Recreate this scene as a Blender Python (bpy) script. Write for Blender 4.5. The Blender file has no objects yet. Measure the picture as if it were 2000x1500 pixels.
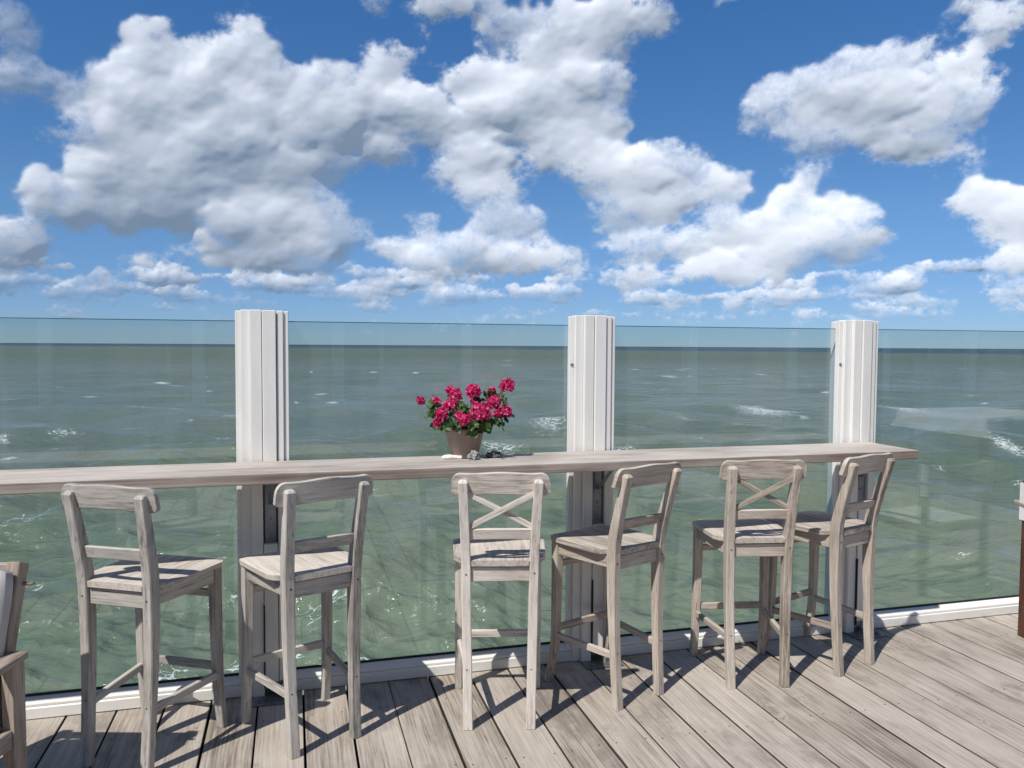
import bpy, bmesh, math, random
import numpy as np
from mathutils import Vector, Matrix, noise as mnoise

R = math.radians
scene = bpy.context.scene
col = scene.collection
random.seed(7)
rng = np.random.default_rng(11)

# ------------------------------------------------------------------ camera
EYE = 1.58
cam_data = bpy.data.cameras.new('camera')
cam_data.sensor_width = 36.0
cam_data.lens = 27.72
cam_data.clip_start = 0.05
cam_data.clip_end = 60000.0
cam = bpy.data.objects.new('camera', cam_data)
col.objects.link(cam)
cam.matrix_world = (Matrix.Translation((0, 0, EYE)) @ Matrix.Rotation(R(90 - 2.79), 4, 'X')
                    @ Matrix.Rotation(R(0.344), 4, 'Z'))
scene.camera = cam

# ------------------------------------------------------------------ render settings / exposure
scene.render.engine = 'CYCLES'
scene.cycles.use_denoising = True
scene.cycles.use_adaptive_sampling = True
scene.cycles.adaptive_threshold = 0.012
scene.cycles.adaptive_min_samples = 20
scene.cycles.max_bounces = 8
scene.cycles.transparent_max_bounces = 16
scene.cycles.sample_clamp_indirect = 4.0
scene.view_settings.view_transform = 'Standard'
scene.view_settings.look = 'None'
scene.view_settings.gamma = 1.0
scene.view_settings.use_curve_mapping = False
scene.view_settings.exposure = 0.0

# ------------------------------------------------------------------ sun
SUN = Vector((0.458, 0.583, -1.0)).normalized()          # direction the light travels
SUN_EL = math.asin(-SUN.z)
sun_data = bpy.data.lights.new('sun', 'SUN')
sun_data.energy = 4.8
sun_data.angle = R(0.53)
sun_data.color = (1.0, 0.955, 0.88)
sun = bpy.data.objects.new('sun', sun_data)
sun.rotation_euler = SUN.to_track_quat('-Z', 'Y').to_euler()
sun.location = (0, 0, 30)
col.objects.link(sun)

# ------------------------------------------------------------------ world: Nishita sky with cumulus
world = bpy.data.worlds.new('World')
scene.world = world
world.use_nodes = True
world.cycles.sampling_method = 'MANUAL'
world.cycles.sample_map_resolution = 512
wt = world.node_tree
wt.nodes.clear()


class NB:
    """tiny node-graph builder"""
    def __init__(self, tree):
        self.t = tree

    def n(self, typ, **kw):
        nd = self.t.nodes.new(typ)
        for k, v in kw.items():
            setattr(nd, k, v)
        return nd

    def put(self, sock, v):
        if isinstance(v, bpy.types.NodeSocket):
            self.t.links.new(v, sock)
        elif v is not None:
            sock.default_value = v

    def m(self, op, a=None, b=None, c=None, clamp=False):
        nd = self.n('ShaderNodeMath', operation=op, use_clamp=clamp)
        for i, v in enumerate((a, b, c)):
            if v is not None:
                self.put(nd.inputs[i], v)
        return nd.outputs[0]

    def v(self, op, a=None, b=None, c=None, scale=None):
        nd = self.n('ShaderNodeVectorMath', operation=op)
        for i, v in enumerate((a, b, c)):
            if v is not None:
                self.put(nd.inputs[i], v)
        if scale is not None:
            self.put(nd.inputs['Scale'], scale)
        return nd.outputs['Value'] if op in ('DOT_PRODUCT', 'LENGTH', 'DISTANCE') else nd.outputs['Vector']

    def xyz(self, x, y, z):
        nd = self.n('ShaderNodeCombineXYZ')
        for i, v in enumerate((x, y, z)):
            self.put(nd.inputs[i], v)
        return nd.outputs[0]

    def sep(self, v):
        nd = self.n('ShaderNodeSeparateXYZ')
        self.put(nd.inputs[0], v)
        return nd.outputs

    def noise(self, vec, scale, detail=4, rough=0.5, dist=0.0, dim='3D', lac=2.0, color=False):
        nd = self.n('ShaderNodeTexNoise', noise_dimensions=dim)
        self.put(nd.inputs['Vector'], vec)
        self.put(nd.inputs['Scale'], scale)
        self.put(nd.inputs['Detail'], detail)
        self.put(nd.inputs['Roughness'], rough)
        self.put(nd.inputs['Lacunarity'], lac)
        self.put(nd.inputs['Distortion'], dist)
        return nd.outputs['Color' if color else 'Fac']

    def voro(self, vec, scale, feature='F1', detail=0, rough=0.5, smooth=0.6, dim='3D', rand=1.0, out='Distance'):
        nd = self.n('ShaderNodeTexVoronoi', feature=feature, voronoi_dimensions=dim)
        self.put(nd.inputs['Vector'], vec)
        self.put(nd.inputs['Scale'], scale)
        if 'Detail' in nd.inputs and feature != 'N_SPHERE_RADIUS':
            self.put(nd.inputs['Detail'], detail)
            self.put(nd.inputs['Roughness'], rough)
        if feature == 'SMOOTH_F1':
            self.put(nd.inputs['Smoothness'], smooth)
        self.put(nd.inputs['Randomness'], rand)
        return nd.outputs[out]

    def rng(self, v, a, b, c=0.0, d=1.0, interp='LINEAR'):
        nd = self.n('ShaderNodeMapRange', interpolation_type=interp)
        for i, x in enumerate((v, a, b, c, d)):
            self.put(nd.inputs[i], x)
        return nd.outputs[0]

    def ramp(self, fac, stops, interp='LINEAR'):
        nd = self.n('ShaderNodeValToRGB')
        cr = nd.color_ramp
        cr.interpolation = interp
        while len(cr.elements) < len(stops):
            cr.elements.new(0.5)
        for e, (p, c) in zip(cr.elements, stops):
            e.position = p
            e.color = (*c, 1.0) if len(c) == 3 else c
        self.put(nd.inputs[0], fac)
        return nd.outputs[0]

    def mix(self, fac, a, b, blend='MIX'):
        nd = self.n('ShaderNodeMix', data_type='RGBA', blend_type=blend)
        self.put(nd.inputs[0], fac)
        self.put(nd.inputs[6], (*a, 1.0) if isinstance(a, tuple) and len(a) == 3 else a)
        self.put(nd.inputs[7], (*b, 1.0) if isinstance(b, tuple) and len(b) == 3 else b)
        return nd.outputs[2]


# cumulus puffs: azimuth, elevation (degrees, from +Y clockwise / above the horizon), half-width, half-height
PUFFS = [
    (-23.25, 17.72, 2.93, 2.1), (-18.47, 18.28, 3.45, 2.46), (-25.56, 15.31, 2.83, 2.12), (-21.09, 15.21, 5.41, 2.98), (-15.81, 16.5, 3.72, 2.39),
    (-14.12, 14.68, 4.13, 2.79), (-26.34, 12.93, 2.95, 2.16), (-23.33, 12.3, 4.64, 2.54), (-18.53, 12.39, 5.6, 2.63), (-13.79, 12.38, 3.12, 1.85),
    (-24.28, 10.3, 4.89, 1.93), (-18.55, 10.41, 4.95, 1.5), (-27.83, 10.91, 1.73, 1.55), (-11.32, 16.66, 2.81, 2.43), (-8.83, 18.73, 1.78, 1.34),
    (-7.4, 16.04, 3.06, 2.48), (-9.91, 13.59, 2.49, 1.52), (-5.59, 15.1, 2.18, 1.68), (-29.84, 8.7, 1.94, 1.49), (-27.58, 8.59, 2.03, 1.52),
    (-26.12, 8.06, 1.78, 1.22), (-23.38, 8.75, 3.41, 1.31), (-17.91, 8.08, 3.34, 2.05), (-14.85, 8.57, 2.76, 2.25), (-13.12, 7.6, 2.1, 2.1),
    (-15.89, 6.45, 3.76, 1.22), (-18.92, 6.66, 2.31, 1.37), (-0.12, 16.87, 3.66, 2.8), (2.05, 20.09, 3.1, 2.68), (6.38, 21.26, 3.77, 2.31),
    (9.59, 21.73, 1.95, 1.37), (4.26, 17.5, 3.63, 2.94), (6.1, 15.49, 2.9, 1.83), (-2.69, 18.14, 2.19, 1.62), (1.36, 14.87, 2.93, 1.69),
    (4.66, 13.48, 3.28, 2.22), (7.59, 11.72, 3.61, 2.59), (11.16, 12.13, 3.18, 2.04), (14.68, 10.8, 2.24, 1.53), (7.26, 9.28, 2.36, 1.34),
    (10.13, 9.92, 2.85, 1.57), (-2.86, 15.17, 1.65, 1.68), (-2.85, 12.78, 2.2, 2.07), (-1.55, 10.71, 2.39, 1.76), (-0.26, 8.95, 2.03, 1.5),
    (-4.86, 12.05, 1.1, 1.04), (23.68, 15.95, 4.6, 2.6), (25.43, 17.98, 1.94, 1.47), (28.37, 16.55, 2.12, 1.9), (19.59, 15.57, 2.44, 1.74),
    (28.71, 14.45, 2.54, 2.23), (16.96, 15.3, 1.68, 1.45), (18.25, 16.95, 0.99, 0.88), (22.19, 13.93, 4.08, 1.42), (27.04, 13.14, 3.2, 1.38),
    (29.35, 11.83, 1.39, 0.55), (22.71, 17.57, 1.86, 1.36), (20.18, 11.18, 1.04, 1.64), (19.24, 9.74, 1.64, 1.67), (21.05, 8.48, 1.44, 1.5),
    (22.67, 7.07, 2.83, 1.5), (22.63, 8.89, 1.41, 1.32), (23.88, 8.33, 1.17, 1.31), (17.79, 7.95, 2.01, 1.37), (10.89, 7.09, 2.49, 0.99),
    (8.74, 6.59, 1.8, 1), (14.09, 5.26, 2.43, 0.85), (9.13, 4.79, 1.8, 0.58), (17.18, 4.86, 1.86, 0.84), (18.82, 6.2, 2.65, 1.24),
    (15.07, 8.04, 1.55, 1.21), (19.79, 6.85, 2.29, 1.36), (-6.24, 8.22, 0.95, 1), (-8.67, 6.67, 1.62, 0.93), (-4.11, 6.21, 3.49, 1.23),
    (-0.05, 6, 2.22, 1.24), (3.09, 5.9, 1.66, 1.09), (-10.36, 7.87, 0.57, 0.78), (-5.58, 5.47, 2.93, 0.87), (4.57, 5.35, 0.96, 0.65),
    (-2.83, 7.49, 1.1, 0.94), (2.15, 7.52, 0.74, 0.58), (-32.59, 5.86, 1.97, 1.53), (-31.55, 4.85, 1.61, 0.68), (-31.79, 18.22, 1.32, 2.06),
    (-31.05, 15.83, 2.15, 1.29), (-28.88, 15.01, 1.54, 1.12), (-32.52, 15.02, 1.17, 1.42), (-30.31, 12.89, 0.49, 0.77), (-9.54, 22.7, 1.59, 0.6),
    (-4.52, 22.79, 3.07, 0.97), (-1.06, 21.8, 1.82, 1.54), (31.29, 19.04, 1.6, 1.32), (29.08, 20.25, 1.53, 0.61), (14.95, 22.49, 1.02, 0.41),
    (30.68, 8.81, 1.63, 1.29), (32.44, 8.05, 1.18, 1.97), (31.01, 7.09, 0.81, 0.68), (32.27, 5.01, 1.32, 0.99), (-27.36, 4.36, 0.53, 0.46),
    (-27.66, 3.96, 1.16, 0.23), (-23.44, 4.33, 1.71, 0.4), (-24.36, 5, 1.53, 0.53), (-22.48, 5.92, 1.01, 0.6), (-13.31, 4.52, 1.75, 0.36),
    (-19.12, 2.79, 0.93, 0.24), (-3.92, 3.59, 1.84, 0.44), (1.26, 3.63, 1.18, 0.37), (25.52, 4.08, 1.81, 0.5), (25.95, 4.56, 0.66, 0.46),
    (29, 4.94, 0.91, 0.64), (10.15, 3.52, 0.65, 0.36), (15.51, 2.87, 0.76, 0.43), (11.31, 2.72, 0.53, 0.36), (3.29, 3.41, 1.11, 0.29),
    (-32.11, 3.82, 0.8, 0.25), (-15.9, 5.4, 5.12, 0.49),
]
SHADES = [
    (-20.47, 13.69, 6.43, 1.6), (-23.34, 11.35, 3.72, 0.9), (-17.21, 10.83, 5.03, 1.21), (-15.85, 11.75, 3.06, 1.01), (-18.85, 12.7, 4.27, 1.31),
    (-13.82, 6.52, 3.48, 1.41), (-13.12, 7.6, 1.4, 1.93), (-17.9, 8.59, 2, 0.88), (-15.56, 5.93, 3.09, 0.49), (-10.27, 14.24, 3.9, 1.34),
    (-7.4, 14.7, 2.88, 1.51), (-11.34, 12.85, 2.12, 0.68), (-1.55, 10.71, 2.21, 2.64), (-0.25, 8.23, 2.4, 0.86), (-3.58, 13.46, 1.46, 1.54),
    (7.26, 9.28, 2.9, 1.94), (5.05, 11.76, 2.55, 1.74), (10.49, 9.91, 2.85, 1.22), (8, 8.2, 2.89, 0.57), (2.83, 14.52, 2.93, 0.85),
    (6.43, 18.1, 1.8, 1.29), (4.63, 16.51, 1.82, 0.99), (25.27, 13.01, 4.5, 1), (22.2, 13.45, 3.77, 0.83), (28.16, 13.92, 1.99, 1.5),
    (29.36, 11.68, 1.67, 0.43), (22.7, 5.9, 3.14, 0.47), (19.82, 5.49, 2.62, 0.69), (10.9, 6.03, 3.2, 0.43), (13.75, 4.74, 2.79, 0.36),
    (15.43, 7.34, 1.71, 1.04), (-4.48, 5.12, 4.4, 0.51), (0.32, 5.34, 3.33, 0.51), (-31.82, 4.67, 2.14, 0.75), (-28.46, 7.72, 2.85, 0.57),
    (-1.97, 21.33, 1.82, 1.24), (32.49, 6.53, 1.31, 1.22), (30.46, 19.87, 1.35, 0.82), (-30.8, 15.01, 2.16, 0.87),
]

W = NB(wt)
sky = W.n('ShaderNodeTexSky', sky_type='NISHITA', sun_disc=False)
sky.sun_elevation = SUN_EL
sky.sun_rotation = math.atan2(-SUN.x, -SUN.y)
sky.altitude = 3500.0
sky.air_density = 1.0
sky.dust_density = 0.0
sky.ozone_density = 5.0
bg = W.n('ShaderNodeBackground')
elev = W.sep(W.n('ShaderNodeTexCoord').outputs['Generated'])[2]
tint = W.ramp(W.m('MAXIMUM', elev, 0.0), [(0.0, (0.46, 0.565, 0.73)), (0.06, (0.62, 0.725, 0.86)), (0.16, (0.76, 0.965, 1.04)), (0.42, (0.60, 1.12, 1.40)), (1.0, (0.60, 1.12, 1.40))])
W.put(bg.inputs['Color'], W.mix(1.0, sky.outputs[0], tint, blend='MULTIPLY'))
bg.inputs['Strength'].default_value = 0.104
wo = W.n('ShaderNodeOutputWorld')
wt.links.new(bg.outputs[0], wo.inputs['Surface'])


def new_mat(name):
    m = bpy.data.materials.new(name)
    m.use_nodes = True
    m.node_tree.nodes.clear()
    return m, NB(m.node_tree)


def out_surface(nb, shader):
    o = nb.n('ShaderNodeOutputMaterial')
    nb.t.links.new(shader, o.inputs['Surface'])
    return o


# ------------------------------------------------------------------ numpy noise helpers
def vnoise(x, y, seed=0):
    """smooth value noise, 0..1"""
    xi = np.floor(x).astype(np.int64)
    yi = np.floor(y).astype(np.int64)
    fx, fy = x - xi, y - yi
    fx = fx * fx * fx * (fx * (fx * 6 - 15) + 10)
    fy = fy * fy * fy * (fy * (fy * 6 - 15) + 10)

    def h(a, b):
        n = (a * 374761393 + b * 668265263 + seed * 1442695041) & 0xffffffff
        n = ((n ^ (n >> 13)) * 1274126177) & 0xffffffff
        return ((n ^ (n >> 16)) & 0xffff) / 65535.0
    return ((h(xi, yi) * (1 - fx) + h(xi + 1, yi) * fx) * (1 - fy)
            + (h(xi, yi + 1) * (1 - fx) + h(xi + 1, yi + 1) * fx) * fy)


def fbm(x, y, octaves=5, rough=0.5, seed=0):
    s, a, tot = 0.0, 1.0, 0.0
    for o in range(octaves):
        s = s + a * vnoise(x * 2 ** o + 17.3 * o, y * 2 ** o - 9.1 * o, seed + o)
        tot += a
        a *= rough
    return s / tot


def blur(a, sx, sy):
    """gaussian blur by fft on a padded array"""
    p = int(3 * max(sx, sy)) + 2
    b = np.pad(a, p, mode='edge')
    fy = np.fft.fftfreq(b.shape[0])[:, None]
    fx = np.fft.rfftfreq(b.shape[1])[None, :]
    g = np.exp(-2 * np.pi ** 2 * (sx * sx * fx * fx + sy * sy * fy * fy))
    b = np.fft.irfft2(np.fft.rfft2(b) * g, s=b.shape)
    return b[p:-p, p:-p]


def smooth(a, lo, hi):
    t = np.clip((a - lo) / (hi - lo), 0, 1)
    return t * t * (3 - 2 * t)


# ------------------------------------------------------------------ clouds: cumulus built as heaps of billows, lit by the sun
def cloud_material():
    m, b = new_mat('cloud')
    cov = b.n('ShaderNodeAttribute', attribute_name='cover').outputs['Fac']
    tc = b.n('ShaderNodeTexCoord').outputs['Object']
    n = b.noise(tc, 0.030, 5, 0.6)
    a = b.rng(b.m('ADD', cov, b.m('MULTIPLY', b.m('SUBTRACT', n, 0.5), 0.30)), 0.05, 0.90, interp='SMOOTHSTEP')
    a = b.m('MULTIPLY', a, b.rng(cov, 0.02, 0.10))
    dif = b.n('ShaderNodeBsdfDiffuse')
    dif.inputs['Color'].default_value = (0.80, 0.81, 0.83, 1)
    trl = b.n('ShaderNodeBsdfTranslucent')
    trl.inputs['Color'].default_value = (0.80, 0.81, 0.83, 1)
    mx = b.n('ShaderNodeMixShader')
    mx.inputs[0].default_value = 0.16
    b.t.links.new(dif.outputs[0], mx.inputs[1])
    b.t.links.new(trl.outputs[0], mx.inputs[2])
    tr = b.n('ShaderNodeBsdfTransparent')
    mx2 = b.n('ShaderNodeMixShader')
    b.put(mx2.inputs[0], a)
    b.t.links.new(tr.outputs[0], mx2.inputs[1])
    em = b.n('ShaderNodeEmission')
    em.inputs['Color'].default_value = (0.9, 0.95, 1.0, 1)      # light scattered about inside the droplets
    em.inputs['Strength'].default_value = 0.12
    ad = b.n('ShaderNodeAddShader')
    b.t.links.new(mx.outputs[0], ad.inputs[0])
    b.t.links.new(em.outputs[0], ad.inputs[1])
    b.t.links.new(ad.outputs[0], mx2.inputs[2])
    out_surface(b, mx2.outputs[0])
    m.cycles.emission_sampling = 'NONE'
    return m




def cloud_bank(name, puffs, a0, a1, e0, e1, step, mat, rs, kids=(11, 8), size=1.0, soft_k=1.0, dist=6000.0, thin=1.0):
    nx, ny = int((a1 - a0) / step) + 1, int((e1 - e0) / step) + 1
    A, E = np.meshgrid(np.linspace(a0, a1, nx), np.linspace(e0, e1, ny))
    # ragged outlines: the billows are evaluated in warped angular coordinates
    sc = (0.35 + np.clip(E, 0, 20) / 20.0 * 0.9) * size
    wa = (fbm(A * 0.35 / size, E * 0.45 / size, 5, 0.55, 3) - 0.5) * 1.5 * sc + (fbm(A * 1.5 / size, E * 1.8 / size, 4, 0.6, 31) - 0.5) * 0.8 * sc
    we = (fbm(A * 0.35 / size, E * 0.45 / size, 5, 0.55, 13) - 0.5) * 1.1 * sc + (fbm(A * 1.5 / size, E * 1.8 / size, 4, 0.6, 41) - 0.5) * 0.8 * sc
    Aw, Ew = A + wa, E + we
    H = np.full(A.shape, -1.0)
    mg = 2.6 * size

    def stamp(a, e, ra, re, depth, s):
        i0, i1 = int((a - ra - mg - a0) / step), int((a + ra + mg - a0) / step) + 2
        j0, j1 = int((e - re - mg - e0) / step), int((e + re + mg - e0) / step) + 2
        i0, j0, i1, j1 = max(i0, 0), max(j0, 0), min(i1, nx), min(j1, ny)
        if i0 >= i1 or j0 >= j1:
            return
        d2 = ((Aw[j0:j1, i0:i1] - a) / ra) ** 2 + ((Ew[j0:j1, i0:i1] - e) / re) ** 2
        h = np.where(d2 < 1, depth + s * np.sqrt(np.maximum(1 - d2, 0)), -1.0)
        H[j0:j1, i0:i1] = np.maximum(H[j0:j1, i0:i1], h)

    def heap(a, e, ra, re, depth, gen):
        s = 0.8 * math.sqrt(ra * re)
        stamp(a, e, ra, re, depth, s)
        if gen >= len(kids):
            return
        for _ in range(kids[gen]):
            ph = rs.uniform(-0.35, math.pi + 0.35)
            rho = math.sqrt(rs.uniform(0.08, 0.95))
            k = rs.uniform(0.22, 0.50)
            kr = k * math.sqrt(ra * re)
            if kr < 0.10 * size:
                continue
            heap(a + ra * rho * math.cos(ph), e + re * rho * math.sin(ph), kr * rs.uniform(0.9, 1.35), kr,
                 depth + s * math.sqrt(1 - rho * rho) * 0.85, gen + 1)

    for (a, e, ra, re) in puffs:
        heap(a, e, ra, re, 0.0, 0)
    inside = (H > -0.5).astype(float)
    Hs = np.where(H > -0.5, H, 0.0)
    px = 0.06 / step * soft_k
    soft = blur(Hs, 2.8 * px, 2.5 * px)
    body = blur(Hs, 12 * px, 10 * px)
    big = blur(Hs, 40 * px, 30 * px)
    Hs = 0.60 * (0.15 * soft + 0.45 * body + 0.54 * big)
    Hs = Hs + (fbm(A * 0.55 / size, E * 0.75 / size, 3, 0.5, 77) - 0.5) * 0.08 * sc
    Hs = Hs - 0.15 * (E - 12.0) * (1 if size == 1.0 else 0.3)          # cloud feet tilted nearer, turning faces up to brighten their shaded bases
    near = blur(inside, 2.4 * px, 2.4 * px)
    mid = blur(inside, 8 * px, 7 * px)
    wide = blur(inside, 24 * px, 19 * px)
    wisp = fbm(A * 0.8 / size, E * 1.1 / size, 7, 0.62, 5)
    patch = smooth(fbm(A * 0.22 / size, E * 0.3 / size, 3, 0.5, 55), 0.35, 0.65)      # some edges crisp, some ragged
    up = np.roll(wide, 6, axis=0) - np.roll(wide, -6, axis=0)            # > 0 on the upper edges
    crisp = np.clip(smooth(up, -0.05, 0.14) * (0.04 + 0.70 * patch), 0, 1)
    ragged = smooth(0.5 * mid + 0.5 * wide + (wisp - 0.5) * 1.0, 0.16, 0.95)
    veil = 0.62 + 0.38 * smooth(fbm(A * 0.16 / size, E * 0.22 / size, 4, 0.55, 63), 0.38, 0.58)
    cover = crisp * near * smooth(mid + (wisp - 0.5) * 0.5, 0.1, 0.55) + (1 - crisp) * ragged
    cover = cover * np.maximum(veil, smooth(wide, 0.75, 1.0))
    # the farther, the more air between: low clouds are thinner to the eye
    cover = cover * thin * (0.5 + 0.5 * smooth(E, 0.5, 7.5)) * smooth(E, 0.05, 0.6)
    keep = blur((cover > 0.03).astype(float), 1.5, 1.5) > 0.02
    r = dist * (1.0 - np.radians(Hs))
    ar, er = np.radians(A), np.radians(E)
    co = np.stack([r * np.cos(er) * np.sin(ar), r * np.cos(er) * np.cos(ar), r * np.sin(er) + EYE], -1).reshape(-1, 3)
    idx = np.arange(nx * ny).reshape(ny, nx)
    k = keep[:-1, :-1] & keep[1:, :-1] & keep[:-1, 1:] & keep[1:, 1:]
    q = np.stack([idx[:-1, :-1][k], idx[:-1, 1:][k], idx[1:, 1:][k], idx[1:, :-1][k]], -1)
    used = np.zeros(nx * ny, bool)
    used[q.ravel()] = True
    remap = np.cumsum(used) - 1
    mesh = grid_mesh(name, co[used], remap[q], mat)
    at = mesh.attributes.new('cover', 'FLOAT', 'POINT')
    at.data.foreach_set('value', cover.reshape(-1)[used].astype(np.float32))
    ob = bpy.data.objects.new(name, mesh)
    col.objects.link(ob)
    ob['kind'] = 'stuff'
    ob['label'] = 'white and grey cumulus clouds drifting over the sea'
    ob['category'] = 'clouds'
    return ob


def grid_mesh(name, co, quads, mat):
    mesh = bpy.data.meshes.new(name)
    nv, nq = len(co), len(quads)
    mesh.vertices.add(nv)
    mesh.vertices.foreach_set('co', co.astype(np.float32).ravel())
    mesh.loops.add(nq * 4)
    mesh.loops.foreach_set('vertex_index', quads.astype(np.int32).ravel())
    mesh.polygons.add(nq)
    mesh.polygons.foreach_set('loop_start', np.arange(0, nq * 4, 4, dtype=np.int32))
    mesh.polygons.foreach_set('loop_total', np.full(nq, 4, dtype=np.int32))
    mesh.polygons.foreach_set('use_smooth', np.ones(nq, dtype=bool))
    mesh.materials.append(mat)
    mesh.update(calc_edges=True)
    return mesh


cloud_mat = cloud_material()
crs = random.Random(5)
big = [(a, e, ra * k, re * k) for (a, e, ra, re) in PUFFS if e > 4.4 for k in [0.82 if e > 9.5 else 0.98]]
low = [(a, e, ra * 1.15, re * 1.25) for (a, e, ra, re) in PUFFS if e <= 4.4]
for _ in range(70):                                   # more of the same outside the frame
    a, e = crs.uniform(-44, 44), crs.uniform(7, 31)
    if a > 36:
        k = crs.uniform(1.0, 2.2)
        big.append((a, e, k * crs.uniform(1.0, 1.8), k))
for _ in range(300):                                  # far fair-weather clouds low over the horizon
    e = 0.6 + 4.6 * crs.random() ** 1.2
    k = (0.10 + 0.075 * e) * crs.uniform(0.6, 1.5)
    low.append((crs.uniform(-42, 42), e, k * crs.uniform(1.5, 5.5), k * 0.6))
cloud_bank('clouds', big, -44, 44, 2.2, 30, 0.06, cloud_mat, crs)
cloud_bank('clouds', low, -42, 42, 0.05, 6.2, 0.035, cloud_mat, crs, kids=(6, 3), size=0.32, soft_k=0.42, dist=9000.0, thin=0.88)
round_about = []                                     # broken cumulus out of view, added to whiten the ambient light
for _ in range(150):
    a, e = crs.uniform(48, 278), crs.uniform(5, 42)
    if abs(a - 216) > 32 or e < 22:
        k = crs.uniform(2.0, 5.0) * (0.45 + e / 45.0)
        round_about.append((a, e, k * crs.uniform(1.1, 1.9), k * 0.8))
cloud_bank('clouds', round_about, 45, 315, 2.5, 50, 0.4, cloud_mat, crs, kids=(7,))


# ================================================================== helpers
TH = R(15.6)                      # the sea front runs 15.6 degrees off the view
UX = Vector((math.cos(TH), math.sin(TH), 0))
VX = Vector((-math.sin(TH), math.cos(TH), 0))


def at(u, v, z=0.0):
    """u along the balustrade, v towards the sea"""
    return UX * u + VX * v + Vector((0, 0, z))


def empty(name, loc=(0, 0, 0), rz=0.0):
    o = bpy.data.objects.new(name, None)
    o.location = loc
    o.rotation_euler = (0, 0, rz)
    o.empty_display_size = 0.1
    col.objects.link(o)
    return o


def tag(o, label=None, cat=None, group=None, kind=None):
    if label:
        o['label'] = label
    if cat:
        o['category'] = cat
    if group:
        o['group'] = group
    if kind:
        o['kind'] = kind
    return o


def mesh_from(name, bm, mat, smooth=False):
    bmesh.ops.recalc_face_normals(bm, faces=bm.faces)
    me = bpy.data.meshes.new(name)
    bm.to_mesh(me)
    bm.free()
    if smooth:
        me.polygons.foreach_set('use_smooth', [True] * len(me.polygons))
    for m_ in (mat if isinstance(mat, (list, tuple)) else [mat]):
        me.materials.append(m_)
    return me


def obj(name, bm, mat, parent=None, loc=None, rot=None, smooth=False):
    me = bm if isinstance(bm, bpy.types.Mesh) else mesh_from(name, bm, mat, smooth)
    o = bpy.data.objects.new(name, me)
    col.objects.link(o)
    if parent is not None:
        o.parent = parent
    if loc is not None:
        o.location = loc
    if rot is not None:
        o.rotation_euler = rot
    return o


def box(sx, sy, sz, ch=0.003, c=(0, 0, 0), bm=None, seg=1):
    """bevelled box of full size sx, sy, sz about c"""
    b = bmesh.new()
    bmesh.ops.create_cube(b, size=1.0)
    bmesh.ops.scale(b, vec=(sx, sy, sz), verts=b.verts)
    if ch > 0:
        bmesh.ops.bevel(b, geom=list(b.edges), offset=min(ch, 0.45 * min(sx, sy, sz)), segments=seg, affect='EDGES', profile=0.5)
    bmesh.ops.translate(b, vec=c, verts=b.verts)
    if bm is None:
        return b
    tmp = bpy.data.meshes.new('tmp')
    b.to_mesh(tmp)
    b.free()
    bm.from_mesh(tmp)
    bpy.data.meshes.remove(tmp)
    return bm


def beam(name, a, b, w, h, mat, parent, ch=0.003, up=(0, 0, 1)):
    """straight bar from a to b, its grain along local X"""
    a, b = Vector(a), Vector(b)
    d = b - a
    o = obj(name, box(d.length, w, h, ch), mat, parent)
    x = d.normalized()
    y = Vector(up).cross(x).normalized()
    z = x.cross(y)
    o.matrix_local = Matrix.Translation((a + b) / 2) @ Matrix((x, y, z)).transposed().to_4x4()
    return o


def loft(rings, bm=None, cap=True):
    bm = bm or bmesh.new()
    vs = [[bm.verts.new(p) for p in r] for r in rings]
    n = len(rings[0])
    for a, b in zip(vs[:-1], vs[1:]):
        for i in range(n):
            bm.faces.new((a[i], a[(i + 1) % n], b[(i + 1) % n], b[i]))
    if cap:
        bm.faces.new(vs[0][::-1])
        bm.faces.new(vs[-1])
    return bm


def lathe(profile, seg=32, bm=None, caps=(True, True)):
    rings = [[(r * math.cos(2 * math.pi * i / seg), r * math.sin(2 * math.pi * i / seg), z) for i in range(seg)] for r, z in profile]
    bm = bm or bmesh.new()
    vs = [[bm.verts.new(p) for p in r] for r in rings]
    for a, b in zip(vs[:-1], vs[1:]):
        for i in range(seg):
            bm.faces.new((a[i], a[(i + 1) % seg], b[(i + 1) % seg], b[i]))
    if caps[0]:
        bm.faces.new(vs[0][::-1])
    if caps[1]:
        bm.faces.new(vs[-1])
    return bm


def tube(pts, radii, seg=6, bm=None):
    pts = [Vector(p) for p in pts]
    rings = []
    for i, p in enumerate(pts):
        d = (pts[min(i + 1, len(pts) - 1)] - pts[max(i - 1, 0)]).normalized()
        a = d.orthogonal().normalized()
        b = d.cross(a)
        rings.append([p + (a * math.cos(2 * math.pi * k / seg) + b * math.sin(2 * math.pi * k / seg)) * radii[i] for k in range(seg)])
    return loft(rings, bm)


def interp(x, xs, ys):
    return float(np.interp(x, xs, ys))


def spline(x, xs, ys):
    """smooth (catmull-rom style) interpolation"""
    i = max(0, min(len(xs) - 2, int(np.searchsorted(xs, x)) - 1))
    t = (x - xs[i]) / (xs[i + 1] - xs[i])
    sl = [(ys[min(k + 1, len(ys) - 1)] - ys[max(k - 1, 0)]) / (xs[min(k + 1, len(xs) - 1)] - xs[max(k - 1, 0)]) for k in (i, i + 1)]
    h = xs[i + 1] - xs[i]
    t2, t3 = t * t, t * t * t
    return (2 * t3 - 3 * t2 + 1) * ys[i] + (t3 - 2 * t2 + t) * h * sl[0] + (-2 * t3 + 3 * t2) * ys[i + 1] + (t3 - t2) * h * sl[1]


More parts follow.
